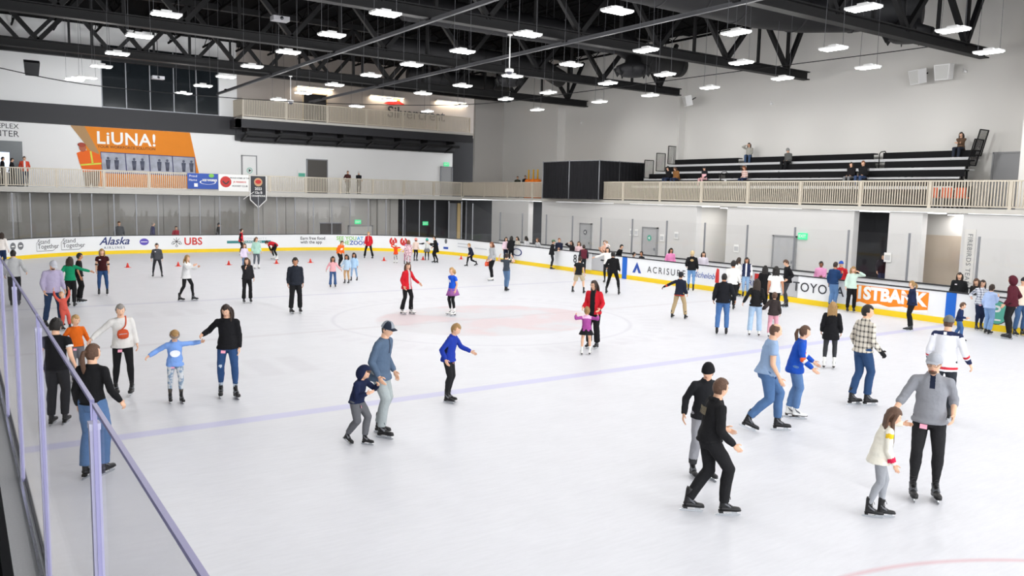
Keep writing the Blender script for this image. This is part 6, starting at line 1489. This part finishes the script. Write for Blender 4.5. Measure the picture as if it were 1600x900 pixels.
Pn('woman with long dark hair in white sweater at the far left edge', (4, 424), 160, 1.64, fem=True, feet=[(-.08, 0), (.08, .03)], top=('sweater', '#ece6e2', dict(hem=-.06)), bot=('jeans', 'j#1f2f52'), hair=('long', 'dark', 1.2), arms=['relax', 'relax'], lean=8)
Pn('person in light grey hoodie with black hair at the far left', (24, 478), 175, 1.68, b=1.12, feet=[(-.1, 0), (.1, .03)], top=('hoodie', '#b3b4b6', dict(hem=-.12)), bot=('pants', '#1c1c1f'), hair=('short', 'black'), arms=['relax', (.3, .1, -.7)])

# ------------------------------------------------------------------ people behind the boards and glass
def by(x, y, z=0.0): return Vector((x, y, z))
def spect(label, x, y, H, top, hair, rz=0.0, arms=None, **kw):
    return Pn(label, by(x, y, kw.pop('z', 0)), 0, H, top=top, bot=kw.pop('bot', ('jeans', 'j#2b3a55')), hair=hair, sk='s', arms=arms or ['relax', 'relax'], rz=rz, **kw)
spect('man in grey shirt watching from behind the far glass', -5.4, 32.0, 1.78, ('sweater', '#55585c'), ('short', 'brown'), PI*.95, nod=5)
spect('person in blue jacket behind the far glass near the purple oval', -3.55, 32.0, 1.74, ('jacket', '#4b4d72'), ('short', 'grey'), -PI*.5)
spect('child in red top behind the far glass', -2.2, 32.0, 1.5, ('sweater', '#a32a38'), ('short', 'dark'), PI)
spect('person in dark coat and cap behind the far glass near the serif letters', .35, 32.0, 1.7, ('jacket', '#3b3b3c'), ('short', 'dark'), -PI*.6, hat=('cap', '#333335'))
BX = 13.85
wq = PI/2      # facing the ice from behind the right boards
spect('long haired woman in cream jacket, first behind the right boards from the corner', BX, 18.0, 1.45, ('jacket', '#cfc8bc'), ('long', 'dark', .8), wq)
spect('woman turning to the right behind the boards in a grey and white top', BX, 17.1, 1.52, ('sweater', '#c4c4c6'), ('long', 'black', .8), 0.3)
spect('woman with light brown hair in pale grey jacket behind the boards', BX, 16.0, 1.48, ('jacket', '#b9babd'), ('long', 'brown', 1.0), wq)
spect('man in navy jacket leaning on the boards facing the person in the green cap', BX, 14.0, 1.58, ('jacket', '#23283c'), ('short', 'red'), wq+.5, arms=['lean', 'relax'])
spect('woman in dark jacket drinking behind the boards', BX, 12.9, 1.5, ('jacket', '#2a2629'), ('long', 'dark', .8), wq, arms=['relax', 'face'])
spect('woman with long light hair in pink sweater behind the boards', BX, 12.3, 1.5, ('sweater', '#e2c3c8'), ('long', 'brown', 1.0), wq+.6)
spect('woman in peach sweater holding a baby behind the grey gate', BX+.1, 10.3, 1.66, ('sweater', '#e3b8a2'), ('bun', 'dark'), wq, arms=['hold', 'hold'])
Pn('baby in white and pink held up by the woman in peach', by(BX-.1, 9.85, .95), 0, .68, top=('sweater', '#f0dcd8'), bot=('leggings', '#e8dcd8'), hair=('short', 'sandy'), sk='s', rz=wq, arms=['out', 'up'], feet=[(-.05, .08), (.05, .08)])
spect('man with black hair in black sweater bent over the boards left of the blue stripe', BX, 9.2, 1.56, ('sweater', '#18181a'), ('short', 'black'), wq+1.9, lean=22)
spect('small child with dark hair, only the head above the boards', BX, 8.1, 1.22, ('sweater', '#2b2c33'), ('short', 'black'), wq+2.6)
spect('boy in black shirt with orange print behind the boards', BX, 7.5, 1.3, ('tee', '#1b1c22'), ('short', 'dark'), wq, extra=[('print', '#d0603a', 0, .1, .08, .6, 1)], skin='m')
spect('woman in bright pink sweater with black hair behind the boards', BX, 5.6, 1.58, ('sweater', '#e88fc0'), ('long', 'black', .6), wq+1.2, skin='m')
spect('woman in pale lilac sweater with dark hair behind the boards', BX, 3.6, 1.55, ('sweater', '#d5cfda'), ('bob', 'dark'), wq+.9)
spect('person in pink jacket with dark skin leaning on the boards near the dark word', BX, -2.35, 1.58, ('jacket', '#e5a0c8'), ('short', 'black'), wq+.3, arms=['lean', 'relax'], skin='d')
spect('man in red jacket and blue cap behind the boards', BX, -3.2, 1.66, ('jacket', '#b8242c'), ('short', 'grey'), wq+.2, hat=('cap', '#2c50a8'))
spect('woman with curly dark hair and black jacket above the second blue stripe', BX, -7.55, 1.62, ('jacket', '#202224'), ('long', 'dark', .7), wq+.3, extra=[('badge',)], b=1.1)
spect('laughing woman with long brown hair leaning over the boards', BX, -8.15, 1.5, ('sweater', '#2a2a2a'), ('long', 'brown', .8), wq, lean=14, nod=8)
spect('dark silhouetted visitor inside the dark opening behind the glass', 20.1, -1.1, 1.65, ('jacket', '#221a22'), ('short', 'black'), PI*.8, b=1.2)
# upper walkway
spect('person in orange jacket and white tee at the left end of the upper walkway', -9.95, 34.6, 1.72, ('jacket', '#cf4a34', dict(zones=[('front', '#e8e8e8', -.03, .03, -.3, 1.1)])), ('short', 'dark'), PI, z=MZ, arms=['hip', 'hip'])
spect('person in black clothes leaning at the left end of the upper walkway', -10.6, 34.7, 1.6, ('jacket', '#1b1b1d'), ('short', 'dark'), -PI*.6, z=MZ, bot=('pants', '#1b1b1d'), arms=['lean', 'lean'])
spect('person in black at the very left edge of the upper walkway', -11.05, 34.8, 1.65, ('jacket', '#17171a'), ('short', 'dark'), -PI*.5, z=MZ, bot=('pants', '#1b1b1d'))
spect('person in dark red checked shirt on the far upper walkway', 10.1, 34.3, 1.62, ('jacket', '#4a2a28'), ('short', 'brown'), PI*.95, z=MZ, bot=('jeans', 'j#3b3c44'), arms=['lean', 'hip'])
spect('person in black jacket and white cap on the far upper walkway', 10.95, 34.3, 1.6, ('jacket', '#1a1b20'), ('short', 'dark'), PI, z=MZ, hat=('beanie', '#d8d8d8'), bot=('jeans', 'j#3b4350'), arms=['hip', 'lean'])
spect('seated looking person in dark green jacket behind the right rail', 20.9, 28.3, 1.55, ('jacket', '#3c3f36'), ('short', 'brown'), PI*.8, z=MZ)
spect('person in black jacket next to the one in dark green behind the right rail', 20.9, 27.3, 1.6, ('jacket', '#1c1d20'), ('short', 'brown'), PI*.7, z=MZ)
# seated on the bleachers; seat rows: x and seat height
def seated(label, row, y, H, top, bot, hair, arms=None, turn=0.0, **kw):
    x, z = rows[row]
    f = .42*H/1.7
    return Pn(label, by(x, y, z-.46+(.0)), 0, H, top=top, bot=bot, hair=hair, sk='s', arms=arms or ['lap', 'lap'], rz=wq+turn, sit=True,
              pelvis=(0, 0, .46+.085*H/1.7), feet=[(-.1, f), (.1, f+.05)], **kw)
seated('person in black hooded top at the left end of the bleachers', 0, 13.75, 1.65, ('hoodie', '#1a1a1d'), ('jeans', 'j#28344e'), ('short', 'black'), lean=14, nod=20, hood='up')
seated('person in brown furry coat sitting beside the one in the black hood', 0, 13.1, 1.62, ('puffer', '#8a6038'), ('jeans', 'j#28344e'), ('long', 'brown', .5), lean=22, nod=30)
seated('person in black with pink bundle on the lowest bleacher row', 0, 10.95, 1.55, ('sweater', '#202024', dict(zones=[('front', '#e8b8bf', -.12, .12, -.2, .6)])), ('leggings', '#e0b2b6'), ('short', 'dark'), hat=('beanie', '#26262a'), lean=10)
seated('woman in light grey hoodie sitting alone on the top bleacher row', 3, 9.9, 1.66, ('hoodie', '#a5a39b'), ('jeans', 'j#3f5472'), ('long', 'dark', .8), arms=['lap', 'face'], turn=.5, lean=10)
seated('child in red and white checked shirt on the bleachers', 0, 8.1, 1.5, ('shirt', 'plaid_red'), ('jeans', 'j#2a3550'), ('long', 'red', .5), lean=12, nod=25)
seated('person in grey coat with light cap on the upper bleachers', 2, 6.6, 1.68, ('jacket', '#5a5b59'), ('pants', '#1a1a1c'), ('short', 'grey'), lean=8, nod=14, hat=('beanie', '#8e8e8c'))
seated('woman in black jacket with grey bag on the bleachers, left of a couple', 0, 1.8, 1.6, ('jacket', '#1c1a1c'), ('jeans', '#77797c'), ('long', 'dark', .6), lean=6)
seated('man in black coat and jeans on the bleachers, right of a couple', 0, 1.2, 1.7, ('coat', '#1b1b1d', dict(hem=-.2)), ('jeans', 'j#3a4a6a'), ('short', 'red'), lean=4)
seated('woman in brown sweater sitting high at the right end of the bleachers', 3, -2.0, 1.62, ('sweater', '#5f4a3a'), ('jeans', 'j#2e3440'), ('long', 'dark', .9), arms=['fold', 'fold'], lean=6)
# ------------------------------------------------------------------ grow the clothes and bodies
def finish_people():
    tmp = []
    for j in JOBS:
        me = j['mb'].mesh('grow'); o = bpy.data.objects.new('grow', me); C.objects.link(o)
        r = o.modifiers.new('r', 'REMESH'); r.mode = 'VOXEL'; r.voxel_size = j['vox']; r.use_smooth_shade = True
        s = o.modifiers.new('s', 'SMOOTH'); s.factor = .5; s.iterations = j['smooth']
        tmp.append(o)
    dg = bpy.context.evaluated_depsgraph_get(); dg.update()
    for j, o in zip(JOBS, tmp):
        me = bpy.data.meshes.new_from_object(o.evaluated_get(dg)); me.name = j['name']
        me.materials.clear()
        for m in j['mats']: me.materials.append(m)
        if j['noise']:
            seed = j['parent'].location*3.1; a = j['noise']
            nor = [v.normal.copy() for v in me.vertices]
            for v, n in zip(me.vertices, nor):
                q = v.co*7+seed; w = noise.noise(Vector((q.x, q.y, q.z*1.6)))+.6*noise.noise(v.co*19+seed)
                v.co += n*w*a
        if j['paint']: j['paint'](me)
        if j['extra']:
            bm = bmesh.new(); bm.from_mesh(me); e = j['extra'].mesh('e', j['mats'])
            bm.from_mesh(e); bmesh.ops.recalc_face_normals(bm, faces=bm.faces)
            for f in bm.faces: f.smooth = True
            bm.to_mesh(me); bm.free(); bpy.data.meshes.remove(e)
        obj(j['name'], me, j['parent'])
    for o in tmp:
        me = o.data; bpy.data.objects.remove(o); bpy.data.meshes.remove(me)
finish_people()
for k_ in PROTO.values():
    for ch in list(k_.children): bpy.data.objects.remove(ch)
    bpy.data.objects.remove(k_)
